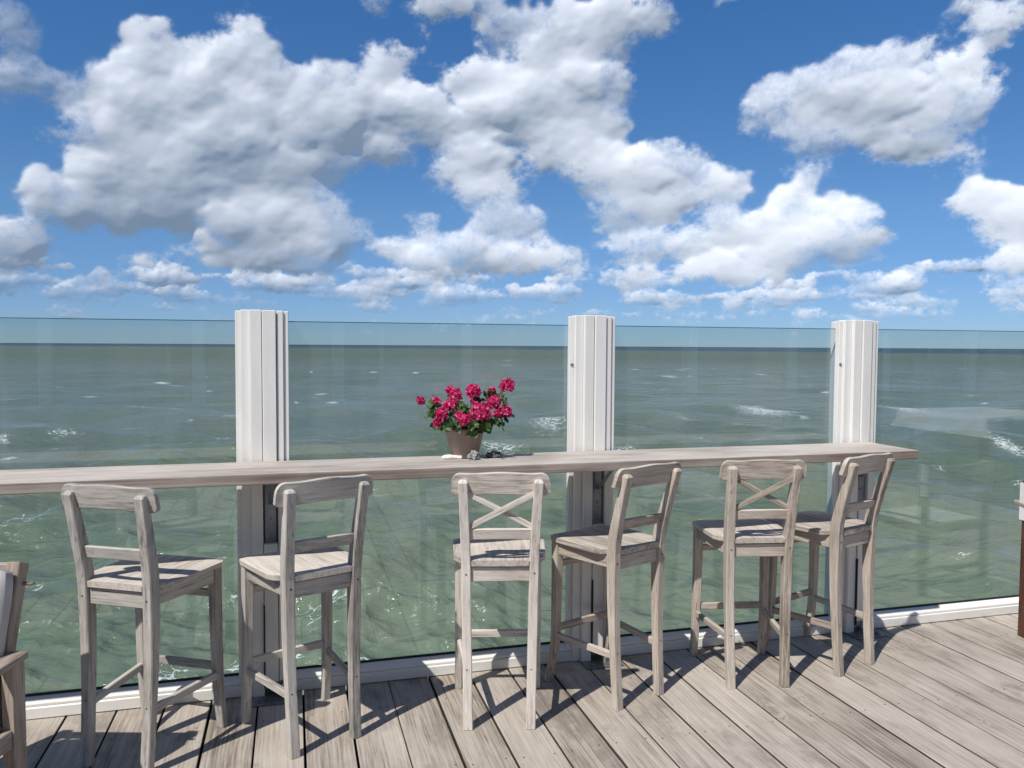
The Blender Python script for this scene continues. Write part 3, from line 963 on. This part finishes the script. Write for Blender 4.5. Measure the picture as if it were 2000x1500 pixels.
def stool(x, y, rot, label, wood, cross, sabre, jit):
    """bar stool; +Y is the way it faces (towards the table)"""
    g = random.Random(jit)
    root = empty('bar_stool', (x, y, 0.001), R(rot))
    tag(root, label, 'bar stool', 'bar stools along the table')
    SEAT = 0.700
    lean = 0.232 if not sabre else 0.262
    # ---- rear posts
    zs = [0.0, 0.22, 0.45, 0.66, 0.72, 0.85, 1.035]
    by = [-0.196, -0.180, -0.170, -0.170, -0.173, -0.195 - (0.01 if sabre else 0), -lean]
    bx = [0.129, 0.133, 0.137, 0.140, 0.1415, 0.146, 0.153]

    def ry(z):
        return spline(z, zs, by)

    def rx(z):
        return spline(z, zs, bx)
    for s in (-1, 1):
        rings = []
        for k in range(19):
            z = 1.027 * k / 18
            hy = interp(z, [0, 0.30, 0.60, 0.76, 1.0], [0.0175, 0.019, 0.026, 0.026, 0.018])
            rings.append(oct_ring(s * rx(z), ry(z), z, 0.0195, hy, 0.0035))
        rings.append(oct_ring(s * rx(1.027), ry(1.027) + 0.001, 1.035, 0.0165, 0.0145, 0.005))
        rings.append(oct_ring(s * rx(1.027), ry(1.027) + 0.002, 1.039, 0.010, 0.009, 0.004))
        leg = obj('leg', loft(rings), wood['Z'], root)
        for z, r_ in ((SEAT - 0.055 + g.uniform(-.006, .006), 0.0038), (0.245, 0.0032)):
            h_ = obj('screw_hole', lathe([(r_, 0), (r_, 0.0016)], 8), HOLE, leg)
            h_.location = (s * rx(z) + g.uniform(-.004, .004), ry(z) - interp(z, [0, 0.30, 0.60, 0.76, 1.0], [0.0175, 0.019, 0.026, 0.026, 0.018]) + 0.0008, z)
            h_.rotation_euler = (R(90), 0, 0)
    # ---- front legs
    fz = [0.0, 0.16, 0.40, SEAT - 0.022]
    fy = [0.196 + (0.018 if sabre else 0), 0.178, 0.168, 0.168]
    fx = [0.180 + (0.004 if sabre else 0), 0.178, 0.176, 0.174]
    for s in (-1, 1):
        rings = []
        for k in range(13):
            z = (SEAT - 0.0255) * k / 12
            h_ = interp(z, [0, 0.3, 0.7], [0.0165, 0.0185, 0.021])
            rings.append(oct_ring(s * spline(z, fz, fx), spline(z, fz, fy), z, h_, h_, 0.0035))
        obj('leg', loft(rings), wood['Z'], root)
    # ---- seat: dished slab, wider in front, notched between the rear posts
    nx, ny = 14, 12
    bm = bmesh.new()
    tops, bots = [], []
    for j in range(ny + 1):
        t = j / ny
        yy = -0.194 + 0.400 * t
        hw = 0.118 + (0.208 - 0.118) * smooth(np.array(t), 0.03, 0.22) * (0.80 + 0.20 * t)
        if t > 0.93:
            hw -= 0.022 * ((t - 0.93) / 0.07) ** 2
        rt, rb = [], []
        for i in range(nx + 1):
            a = 2 * i / nx - 1
            dish = -0.007 * (1 - a * a) * math.sin(math.pi * min(1, t * 1.05)) - 0.004 * max(0, t - 0.9) / 0.1
            ed = 0.004 * (max(0, abs(a) - 0.9) / 0.1) ** 2
            rt.append(bm.verts.new((a * float(hw), yy, SEAT + dish - ed)))
            rb.append(bm.verts.new((a * float(hw) * 0.985, yy * 0.99, SEAT - 0.025)))
        tops.append(rt)
        bots.append(rb)
    for j in range(ny):
        for i in range(nx):
            bm.faces.new((tops[j][i], tops[j][i + 1], tops[j + 1][i + 1], tops[j + 1][i]))
            bm.faces.new((bots[j][i], bots[j + 1][i], bots[j + 1][i + 1], bots[j][i + 1]))
    rim = [(tops[0][i], bots[0][i]) for i in range(nx + 1)] + [(tops[j][nx], bots[j][nx]) for j in range(1, ny + 1)] \
        + [(tops[ny][i], bots[ny][i]) for i in range(nx - 1, -1, -1)] + [(tops[j][0], bots[j][0]) for j in range(ny - 1, 0, -1)]
    for k in range(len(rim)):
        a, b_ = rim[k], rim[(k + 1) % len(rim)]
        bm.faces.new((a[0], a[1], b_[1], b_[0]))
    obj('seat', bm, SEAT_WOOD, root)
    # ---- aprons under the seat
    za = SEAT - 0.0275 - 0.030
    beam('apron', (-rx(za) + 0.0185, -0.170, za - 0.004), (rx(za) - 0.0185, -0.170, za - 0.004), 0.020, 0.062, wood['X'], root)
    beam('apron', (-0.156, 0.170, za), (0.156, 0.170, za), 0.020, 0.058, wood['X'], root)
    for s in (-1, 1):
        beam('apron', (s * rx(za), -0.150, za), (s * 0.174, 0.150, za), 0.020, 0.058, wood['X'], root)
    # ---- stretchers
    beam('stretcher', (-0.160, 0.170, 0.565), (0.160, 0.170, 0.565), 0.020, 0.030, wood['X'], root)
    beam('stretcher', (-0.161, spline(0.262, fz, fy), 0.262), (0.161, spline(0.262, fz, fy), 0.262), 0.020, 0.032, wood['X'], root)
    for s in (-1, 1):
        beam('stretcher', (s * rx(0.235), ry(0.235) + 0.014, 0.228), (s * spline(0.225, fz, fx), spline(0.225, fz, fy) - 0.014, 0.228), 0.020, 0.030, wood['X'], root)
    # ---- top rail with rounded lobes, bowed towards the sitter at its ends

    def bowed(name, half, zc, hh, bow, th, lobes, yoff, n=30):
        rings = []
        for k in range(n + 1):
            a = -1 + 2 * k / n
            a = math.sin(a * math.pi / 2) if lobes else a
            X = half * a
            if lobes:
                e = max(0.0, (abs(a) - 0.80) / 0.20)
                zt = zc + hh * (0.96 + 0.06 * math.cos(a * math.pi * 1.6)) - hh * 0.95 * (1 - math.sqrt(max(0.0, 1 - e * e)))
                eb = max(0.0, (abs(a) - 0.90) / 0.10)
                zb = zc - hh + 0.012 * eb * eb + 0.004 * math.cos(a * 2.6)
                if e > 0.98:
                    zt = max(zt, zb + 0.012)
            else:
                zt = zc + hh + 0.004 * (1 - a * a)
                zb = zc - hh + 0.006 * (1 - a * a)
            c = 0.0035
            yt, yb = ry(min(zt, 1.034)) + yoff + bow * a * a, ry(max(zb, 0.0)) + yoff + bow * a * a
            rings.append([(X, yb - th + c, zb), (X, yb + th - c, zb), (X, yb + th, zb + c), (X, yt + th, zt - c), (X, yt + th - c, zt),
                          (X, yt - th + c, zt), (X, yt - th, zt - c), (X, yb - th, zb + c)])
        return obj(name, loft(rings), wood['X'], root)
    bowed('top_rail', 0.201, 1.021, 0.0475, 0.014, 0.0105, True, 0.007)
    bowed('back_rail', rx(0.80) - 0.014, 0.807, 0.024, 0.016, 0.009, False, -0.012, 10)
    if cross:
        zb, zt = 0.838, 0.982
        yo = -0.004
        for s, dd in ((1, 0.0), (-1, 0.0085)):
            beam('cross_bar', (-s * (rx(zb) - 0.016), ry(zb) + yo + dd, zb), (s * (rx(zt) - 0.014), ry(zt) + yo + dd, zt), 0.025, 0.010 if dd == 0 else 0.0085, wood['X'], root, 0.002, up=(0, -1, 0.2))
    return root


STOOLS = [
    (-1.412, 3.044, -13.6, 'silver-grey bar stool without crossed bars, beside the wooden armchair', SILVER, False, False, 1),
    (-0.846, 3.185, 38.0, 'grey bar stool turned left, in front of the white post nearest the armchair', SILVER, False, False, 2),
    (-0.051, 3.383, 2.2, 'palest bar stool with crossed back bars, just below the pink geranium', PALE, True, False, 3),
    (0.456, 3.600, 36.8, 'bar stool turned left without crossed bars, in front of the middle white post', BROWN, False, True, 4),
    (1.134, 3.792, 5.1, 'brownish bar stool with crossed back bars, farther from the geranium of the two', BROWN, True, False, 5),
    (1.584, 3.970, 34.0, 'bar stool turned left under the open end of the bar table', BROWN, False, True, 6),
]
for s_ in STOOLS:
    stool(*s_)

# ================================================================== geranium in its pot
POT = Vector((-0.217, 3.612, TZ + 0.0005))
plant = empty('potted_geranium', POT, 0.0)
tag(plant, 'pink geranium in a taupe plastic pot on the bar table', 'potted plant')
POT_MAT = plain_mat('taupe_plastic', (0.28, 0.215, 0.175), 0.45, var=0.08, scale=12)
SOIL = plain_mat('soil', (0.03, 0.022, 0.016), 0.95, var=0.5, scale=120, bump=0.6)
PR = 0.00226                                              # metres per photo pixel at the pot
pot_prof = [(0.058, 0.0), (0.062, 0.004), (0.0885, 0.118), (0.0925, 0.120), (0.0945, 0.136), (0.0925, 0.138), (0.088, 0.134), (0.085, 0.115)]
obj('pot', lathe(pot_prof, 40, caps=(True, False)), POT_MAT, plant, smooth=True)
obj('soil', lathe([(0.001, 0.118), (0.05, 0.121), (0.0855, 0.117)], 24, caps=(True, False)), SOIL, plant)


def leaf_mat():
    m, b = new_mat('geranium_leaf')
    rnd = b.n('ShaderNodeObjectInfo').outputs['Random']
    tc = b.n('ShaderNodeTexCoord').outputs['Object']
    n = b.noise(tc, 60.0, 3, 0.6)
    c = b.ramp(b.m('ADD', b.m('MULTIPLY', rnd, 0.75), b.m('MULTIPLY', n, 0.3)), [(0.1, (0.022, 0.058, 0.018)), (0.6, (0.055, 0.125, 0.030)), (1.0, (0.13, 0.19, 0.045))])
    p = principled(b, c, 0.45, n, 0.3, 0.001, spec=0.45)
    t = b.n('ShaderNodeBsdfTranslucent')
    b.put(t.inputs['Color'], b.mix(0.5, c, (0.16, 0.26, 0.03)))
    mx = b.n('ShaderNodeMixShader')
    mx.inputs[0].default_value = 0.28
    b.t.links.new(p.outputs[0], mx.inputs[1])
    b.t.links.new(t.outputs[0], mx.inputs[2])
    out_surface(b, mx.outputs[0])
    return m


def petal_mat():
    m, b = new_mat('geranium_petal')
    g = b.n('ShaderNodeNewGeometry')
    n = b.n('ShaderNodeAttribute', attribute_name='tone').outputs['Fac']
    c = b.ramp(n, [(0.0, (0.48, 0.008, 0.09)), (0.5, (0.76, 0.022, 0.19)), (1.0, (0.90, 0.20, 0.42))])
    p = principled(b, c, 0.55, spec=0.25)
    t = b.n('ShaderNodeBsdfTranslucent')
    b.put(t.inputs['Color'], c)
    mx = b.n('ShaderNodeMixShader')
    mx.inputs[0].default_value = 0.3
    b.t.links.new(p.outputs[0], mx.inputs[1])
    b.t.links.new(t.outputs[0], mx.inputs[2])
    out_surface(b, mx.outputs[0])
    return m


LEAF, PETAL = leaf_mat(), petal_mat()
STEM = plain_mat('green_stem', (0.09, 0.14, 0.045), 0.6)
PINK_BUD = plain_mat('bud', (0.16, 0.05, 0.04), 0.6)


def leaf_mesh(k):
    """round scalloped leaf, cupped, with a notch at the stalk"""
    g = random.Random(k)
    bm = bmesh.new()
    n = 15
    mid = bm.verts.new((0, 0.30, -0.06))
    ring, inner = [], []
    for i in range(n):
        a = -math.pi / 2 + R(24) + (2 * math.pi - R(48)) * i / (n - 1)
        r = 0.5 * (1 + 0.08 * math.cos(a * 9)) * g.uniform(0.93, 1.07)
        inner.append(bm.verts.new((0.55 * r * math.cos(a), 0.34 + 0.55 * r * math.sin(a), -0.03 + g.uniform(-.02, .02))))
        ring.append(bm.verts.new((r * math.cos(a), 0.36 + r * math.sin(a), 0.13 + 0.07 * math.sin(a * 3 + k) + g.uniform(-.03, .03))))
    for i in range(n - 1):
        bm.faces.new((mid, inner[i], inner[i + 1]))
        bm.faces.new((inner[i], ring[i], ring[i + 1], inner[i + 1]))
    return mesh_from('leaf', bm, LEAF, True)


def add_petal(bm, lay, c, nrm, size, g):
    nrm = nrm.normalized()
    a = nrm.orthogonal().normalized()
    a.rotate(Matrix.Rotation(g.uniform(0, 6.28), 3, nrm))
    b_ = nrm.cross(a)
    tone = g.random()
    pts = []
    for (x, y, z) in ((0.0, 0.0, 0.0), (-0.42, 0.45, 0.20), (-0.38, 0.90, 0.22), (0.0, 1.02, 0.10), (0.38, 0.90, 0.22), (0.42, 0.45, 0.20), (0, 0.55, 0.05)):
        v = bm.verts.new(c + (a * x + b_ * y + nrm * z) * size)
        v[lay] = min(1, max(0, tone + 0.25 * (y - 0.5)))
        pts.append(v)
    for i in range(1, 6):
        bm.faces.new((pts[6], pts[i - 1] if i > 1 else pts[0], pts[i]))
    bm.faces.new((pts[6], pts[5], pts[0]))


def flower_head(c, r, g, full=1.0):
    """umbel: a ball of small double florets"""
    bm = bmesh.new()
    lay = bm.verts.layers.float.new('tone')
    n = int(60 * full * max(0.35, (r / 0.03) ** 1.3))
    for i in range(n):
        z = 1 - 2 * (i + 0.5) / n
        ph = i * 2.39996 + g.uniform(-.3, .3)
        d = Vector((math.sqrt(1 - z * z) * math.cos(ph), math.sqrt(1 - z * z) * math.sin(ph), z))
        if d.z < -0.75:
            continue
        cc = d * r * g.uniform(0.60, 0.90)
        d2 = (d + Vector((g.uniform(-.5, .5), g.uniform(-.5, .5), g.uniform(-.5, .5)))).normalized()
        for _ in range(4):
            add_petal(bm, lay, cc, (d2 + Vector((g.uniform(-.8, .8), g.uniform(-.8, .8), g.uniform(-.8, .8)))), g.uniform(0.0105, 0.0155), g)
    o = obj('flower_head', bm, PETAL, plant, smooth=False)
    o.location = c
    return o


pg = random.Random(21)


def pl(x, y, depth=0.0):
    """point of the plant from its place left/right and up (in units read off the photo) and depth"""
    return Vector(((x - 868) / 6.818 * PR, depth, (1322 - y) / 6.818 * PR))


heads = [(1455, 330, 105, 0.02), (995, 405, 100, -0.03), (745, 455, 95, -0.02), (655, 390, 52, 0.0), (680, 590, 92, -0.06), (565, 715, 90, -0.07),
         (520, 835, 48, -0.08), (1105, 670, 140, -0.09), (1275, 560, 95, -0.04), (1435, 680, 92, -0.03), (890, 780, 88, -0.10), (265, 540, 48, -0.01),
         (498, 535, 36, -0.04), (815, 720, 42, -0.09), (1335, 705, 52, -0.05), (1000, 560, 70, 0.09), (760, 640, 70, 0.08), (1240, 430, 60, 0.10)]
crown = Vector((0, 0, 0.15))
for (x, y, r, d) in heads:
    c = pl(x, y, d)
    rr_ = r / 6.818 * PR * 1.02
    base = Vector((c.x * 0.30, c.y * 0.4, 0.125))
    h = flower_head(c, rr_, pg)
    mid_ = (base + c) / 2 + Vector((0, 0, 0.02))
    st = obj('stem', tube([base, mid_, c - (c - mid_).normalized() * rr_ * 0.3], [0.0022, 0.0019, 0.0016], 5), STEM, plant)
    if r < 50:
        for k in range(5):
            p_ = c + Vector((pg.uniform(-.02, .02), pg.uniform(-.01, .01), pg.uniform(0.005, .03)))
            obj('bud', tube([c, p_, p_ + (p_ - c).normalized() * 0.006], [0.0008, 0.0016, 0.0006], 4), PINK_BUD, plant)
leaf_meshes = [leaf_mesh(k) for k in range(4)]
spots = []
for (x, y, d, n, sx, sy) in ((460, 590, -0.03, 10, 75, 90), (440, 740, -0.04, 9, 60, 70), (560, 850, -0.06, 12, 100, 60), (700, 850, -0.07, 13, 120, 60),
                             (860, 640, -0.03, 10, 110, 90), (950, 880, -0.09, 13, 130, 60), (1010, 520, 0.02, 8, 100, 60), (1150, 860, -0.08, 12, 110, 70),
                             (1300, 820, -0.05, 14, 110, 80), (1250, 460, 0.02, 13, 110, 70), (1390, 540, 0.0, 9, 60, 80), (1420, 800, -0.02, 8, 60, 70),
                             (900, 700, 0.06, 14, 300, 120), (1100, 780, 0.08, 12, 220, 90), (700, 720, 0.06, 12, 160, 100), (1000, 760, -0.02, 14, 260, 110)):
    for _ in range(n):
        spots.append((x + pg.gauss(0, sx * 0.55), y + pg.gauss(0, sy * 0.5), d + pg.gauss(0, 0.022)))
for (x, y, d) in spots:
    c = pl(x, min(y, 985), d)
    o = obj('leaf', leaf_meshes[pg.randrange(4)], None, plant)
    outw = Vector((c.x, c.y - 0.04, 0.10 + pg.uniform(-0.10, 0.12)))
    q = outw.to_track_quat('Z', 'Y')
    o.rotation_mode = 'QUATERNION'
    from mathutils import Quaternion
    o.rotation_quaternion = q @ Quaternion((0, 0, 1), pg.uniform(0, 6.28)) @ Quaternion((1, 0, 0), pg.uniform(-0.5, 0.5))
    s_ = pg.uniform(0.026, 0.044)
    o.scale = (s_, s_, s_)
    o.location = c
for k in range(26):
    x, y, d = spots[k * 7 % len(spots)]
    c = pl(x, min(y, 985), d)
    b0 = Vector((c.x * 0.3, c.y * 0.3, 0.12))
    obj('stem', tube([b0, (b0 + c) / 2 + Vector((0, 0, 0.015)), c], [0.002, 0.0016, 0.0012], 5), STEM, plant)

# ================================================================== stones and a shell beside the pot


def stone_mesh(name, sx, sy, sz, seed, mat, rough=0.35, freq=2.2):
    bm = bmesh.new()
    bmesh.ops.create_icosphere(bm, subdivisions=4, radius=1.0)
    for v in bm.verts:
        d = v.co.normalized()
        n_ = mnoise.fractal(d * freq + Vector((seed, seed * 2.3, 0)), 0.9, 2.1, 5)
        d = d * (1 + rough * n_)
        v.co = Vector((d.x * sx, d.y * sy, max(d.z, -0.55) * sz))
    zmin = min(v.co.z for v in bm.verts)
    for v in bm.verts:
        v.co.z -= zmin
    return mesh_from(name, bm, mat, True)


def rock_mat(name, lo, hi, scale):
    m, b = new_mat(name)
    tc = b.n('ShaderNodeTexCoord').outputs['Object']
    n = b.noise(tc, scale, 6, 0.7, dist=1.2)
    c = b.ramp(n, [(0.38, lo), (0.56, hi), (0.62, lo), (0.75, hi)])
    p = principled(b, c, 0.8, n, 0.8, 0.004)
    out_surface(b, p.outputs[0])
    return m


def on_table(x, y, rz=0.0):
    return Vector((x, y, TZ + 0.0008)), rz


bm_white = plain_mat('bleached_shell', (0.78, 0.75, 0.69), 0.6, var=0.08, scale=50, bump=0.3)
bm = bmesh.new()
rings = []
for k in range(18):                                       # a bleached, bone-like piece of driftwood or shell, knobbed at both ends
    t = k / 17
    X = -0.047 + 0.094 * t
    r = 0.0095 + 0.0060 * math.exp(-((t - 0.95) / 0.12) ** 2) + 0.004 * math.exp(-((t - 0.35) / 0.22) ** 2) - 0.0055 * max(0, 0.12 - t) / 0.12
    if k in (0, 17):
        r *= 0.55
    rings.append([(X, r * 1.25 * math.cos(2 * math.pi * i / 14) * (1 + 0.12 * math.sin(3 * i + k)), max(-0.006, r * math.sin(2 * math.pi * i / 14)) + 0.006) for i in range(14)])
shell = obj('bleached_shell', loft(rings), bm_white, None, smooth=True)
shell.location, _ = on_table(-0.270, 3.556)
shell.rotation_euler = (0, 0, R(8))
tag(shell, 'white bleached shell lying at the foot of the flower pot', 'shell')
st1 = obj('grey_stone', stone_mesh('grey_stone', 0.024, 0.020, 0.025, 3.1, rock_mat('veined_rock', (0.10, 0.10, 0.10), (0.42, 0.41, 0.40), 55), 0.45), None)
st1.location, _ = on_table(-0.170, 3.535)
tag(st1, 'rough grey white-veined stone leaning by the flower pot', 'stone')
st2 = obj('dark_stone', stone_mesh('dark_stone', 0.034, 0.023, 0.018, 8.2, rock_mat('dark_rock', (0.05, 0.048, 0.05), (0.24, 0.235, 0.235), 70), 0.5), None)
st2.location, _ = on_table(-0.080, 3.605)
tag(st2, 'flat dark stone in the shadow of the flower pot', 'stone')

# ================================================================== wooden armchair at the picture's left edge
ARM_WOOD = {ax: wood_mat('armchair_teak_%s' % ax.lower(), ax, (0.15, 0.112, 0.086), (0.33, 0.268, 0.218), (0.49, 0.42, 0.36), grain=90, length=5.0, blotch=0.45, crack=0.4) for ax in 'XYZ'}


def fabric_mat(name, color):
    m, b = new_mat(name)
    tc = b.n('ShaderNodeTexCoord').outputs['Object']
    n = b.noise(tc, 9.0, 4, 0.6)
    w = b.noise(tc, 420.0, 2, 0.5)
    c = b.mix(b.rng(n, 0.3, 0.7), tuple(x * 0.86 for x in color), color)
    p = principled(b, c, 0.9, b.m('ADD', n, b.m('MULTIPLY', w, 0.15)), 0.35, 0.01, spec=0.15)
    out_surface(b, p.outputs[0])
    return m


def cushion(name, sx, sy, sz, mat, parent):
    bm = bmesh.new()
    bmesh.ops.create_cube(bm, size=1.0)
    bmesh.ops.subdivide_edges(bm, edges=bm.edges, cuts=9, use_grid_fill=True)
    for v in bm.verts:
        a, b_, c = v.co.x * 2, v.co.y * 2, v.co.z * 2
        puff = (1 - abs(a) ** 3.2) * (1 - abs(b_) ** 3.2)
        k = 1 - 0.05 * (abs(a * b_) ** 4)
        w = mnoise.noise(Vector((a * 1.7, b_ * 1.7, 3.0))) * 0.10
        v.co = Vector((a / 2 * sx * k, b_ / 2 * sy * k, c / 2 * sz * (0.30 + 0.70 * puff + w)))
    return obj(name, bm, mat, parent, smooth=True)


armchair = empty('wooden_armchair', (-1.618, 2.516, 0.001), math.pi)
tag(armchair, 'brown wooden armchair with a pale grey back cushion, cut off by the picture edge', 'armchair')
# local frame: origin at the foot of the visible back leg, +Y is the way it faces, +X towards its other arm
AW, AD = 0.62, 0.62
sgn = -1 if AW < 0 else 1
for x in (0.0, AW):
    for y in (0.0, AD):
        o = obj('leg', box(0.042, 0.062, 0.54, 0.003), ARM_WOOD['Z'], armchair)
        o.location = (x, y, 0.27)
    beam('armrest', (x, -0.035, 0.553), (x, AD + 0.05, 0.553), 0.062, 0.024, ARM_WOOD['X'], armchair)
    beam('side_rail', (x, 0.03, 0.30), (x, AD - 0.03, 0.33), 0.026, 0.06, ARM_WOOD['X'], armchair)
    beam('floor_runner', (x, -0.02, 0.022), (x, AD + 0.02, 0.022), 0.03, 0.04, ARM_WOOD['X'], armchair)
for y in (0.03, AD - 0.02):
    beam('seat_rail', (0.02 * sgn, y, 0.31), (AW - 0.02 * sgn, y, 0.31), 0.026, 0.06, ARM_WOOD['X'], armchair)
for k in range(6):
    y = 0.08 + k * 0.095
    beam('seat_slat', (0.015 * sgn, y, 0.348), (AW - 0.015 * sgn, y, 0.348), 0.07, 0.015, ARM_WOOD['X'], armchair)
for x in (0.055 * sgn, AW - 0.055 * sgn):
    beam('back_post', (x, 0.037, 0.30), (x, -0.128, 0.835), 0.045, 0.055, ARM_WOOD['X'], armchair)
beam('back_rail', (0.078 * sgn, -0.121, 0.805), (AW - 0.078 * sgn, -0.121, 0.805), 0.028, 0.055, ARM_WOOD['X'], armchair)
for k in range(6):
    x = (0.12 + k * 0.076) * sgn
    beam('back_slat', (x, 0.020, 0.345), (x, -0.110, 0.78), 0.010, 0.045, ARM_WOOD['X'], armchair)
beam('hook', (0.036, -0.115, 0.765), (-0.004, -0.120, 0.765), 0.014, 0.010, ARM_WOOD['X'], armchair)
CUSH = fabric_mat('grey_cushion_fabric', (0.52, 0.50, 0.475))
cb = cushion('back_cushion', 0.53, 0.52, 0.13, CUSH, armchair)
cb.location = (AW / 2 - 0.015, 0.012, 0.585)
cb.rotation_euler = (R(90 + 17), 0, 0)
cs = cushion('seat_cushion', 0.50, 0.52, 0.10, CUSH, armchair)
cs.location = (AW / 2, 0.36, 0.405)

# ================================================================== canvas chair at the picture's right edge
RED = {ax: wood_mat('red_brown_wood_%s' % ax.lower(), ax, (0.045, 0.018, 0.012), (0.10, 0.042, 0.028), (0.165, 0.075, 0.05), grain=90, length=5.0, blotch=0.35, crack=0.2, rough=0.5) for ax in 'XYZ'}
CANVAS = fabric_mat('white_canvas', (0.80, 0.79, 0.77))
chair = empty('canvas_chair', (2.817, 4.262, 0.001), math.pi + R(9))
tag(chair, 'red-brown wooden chair with a white canvas back, cut off by the picture edge', 'chair')
CW, CD = -0.54, 0.48                                     # local +Y faces the camera, other side at -X
for x in (0.0, CW):
    o = obj('leg', box(0.034, 0.045, 0.862, 0.003), RED['Z'], chair)
    o.location = (x, 0.0, 0.431)
    o = obj('leg', box(0.034, 0.045, 0.64, 0.003), RED['Z'], chair)
    o.location = (x, CD, 0.32)
    beam('armrest', (x, -0.07, 0.735), (x, CD + 0.03, 0.655), 0.055, 0.02, ARM_WOOD['X'], chair)
    beam('side_rail', (x, 0.02, 0.43), (x, CD - 0.02, 0.43), 0.022, 0.05, RED['X'], chair)
for y in (0.0, CD):
    beam('seat_rail', (-0.016, y, 0.42), (CW + 0.016, y, 0.42), 0.022, 0.05, RED['X'], chair)
    beam('stretcher', (-0.016, y, 0.16), (CW + 0.016, y, 0.16), 0.02, 0.03, RED['X'], chair)
bm = bmesh.new()
rings = []
for k in range(17):
    t = k / 16
    x = 0.024 + (CW - 0.048) * t
    y = -0.004 - 0.05 * math.sin(math.pi * t)
    zt, zb = 0.846 - 0.012 * math.sin(math.pi * t), 0.643 + 0.01 * math.sin(math.pi * t)
    w_ = 0.028 if k in (0, 1, 15, 16) else 0.006
    rings.append([(x, y - w_, zb), (x, y + w_, zb), (x, y + w_, zt), (x, y - w_, zt)])
obj('canvas_back', loft(rings), CANVAS, chair)
o = obj('canvas_seat', box(abs(CW) - 0.01, CD - 0.03, 0.012, 0.004), CANVAS, chair)
o.location = (CW / 2, CD / 2, 0.452)

# ================================================================== the pavilion behind the photographer (mirrored faintly in the glass)
pav = empty('beach_pavilion', at(0.0, -4.4), TH)
tag(pav, 'white timber pavilion behind the deck, mirrored faintly in the glass', 'building')
WALL = plain_mat('white_cladding', (0.72, 0.72, 0.70), 0.6, var=0.06, scale=4)
DARKGLASS = plain_mat('window_glass', (0.02, 0.025, 0.028), 0.05, var=0.1, spec=0.6)
o = obj('wall', box(30.0, 0.2, 0.75, 0.01), WALL, pav)
o.location = (1.0, 0, 0.375)
o = obj('fascia', box(30.4, 0.5, 0.5, 0.01), WALL, pav)
o.location = (1.0, 0.15, 2.95)
o = obj('roof', box(30.8, 5.0, 0.12, 0.01), STEEL, pav)
o.location = (1.0, -2.2, 3.27)
o = obj('floor', box(30.0, 4.0, 0.05, 0.005), DARK_JOIST, pav)
o.location = (1.0, -2.2, -0.03)
for k in range(16):
    o = obj('window', box(1.72, 0.04, 1.95, 0.004), DARKGLASS, pav)
    o.location = (-13.6 + k * 1.9, 0.0, 1.725)
    f = obj('window_post', box(0.16, 0.24, 1.95, 0.006), WALL, pav)
    f.location = (-14.55 + k * 1.9, 0.02, 1.725)

# ================================================================== a table under a white cloth behind the photographer, mirrored in the last pane
ct = empty('covered_table', at(8.7, -0.8), TH)
tag(ct, 'table under a white cloth behind the photographer, mirrored in the last glass panel', 'table')
for sx in (-0.6, 0.6):
    for sy in (-0.6, 0.6):
        o = obj('leg', box(0.06, 0.06, 0.72, 0.004), RED['Z'], ct)
        o.location = (sx, sy, 0.361)
o = obj('tabletop', box(1.4, 1.4, 0.03, 0.004), RED['X'], ct)
o.location = (0, 0, 0.737)
bm = bmesh.new()
bmesh.ops.create_grid(bm, x_segments=24, y_segments=24, size=0.95)
for v in bm.verts:
    d = max(0.0, max(abs(v.co.x), abs(v.co.y)) - 0.71)
    w = 0.02 * math.sin(v.co.x * 21) * math.sin(v.co.y * 19) * min(1, d * 8)
    if d > 0:
        if abs(v.co.x) > 0.71:
            v.co.x = math.copysign(0.71 + 0.25 * d + w, v.co.x)
        if abs(v.co.y) > 0.71:
            v.co.y = math.copysign(0.71 + 0.25 * d + w, v.co.y)
    v.co.z = 0.756 - d
obj('cloth', bm, CANVAS, ct, smooth=True)
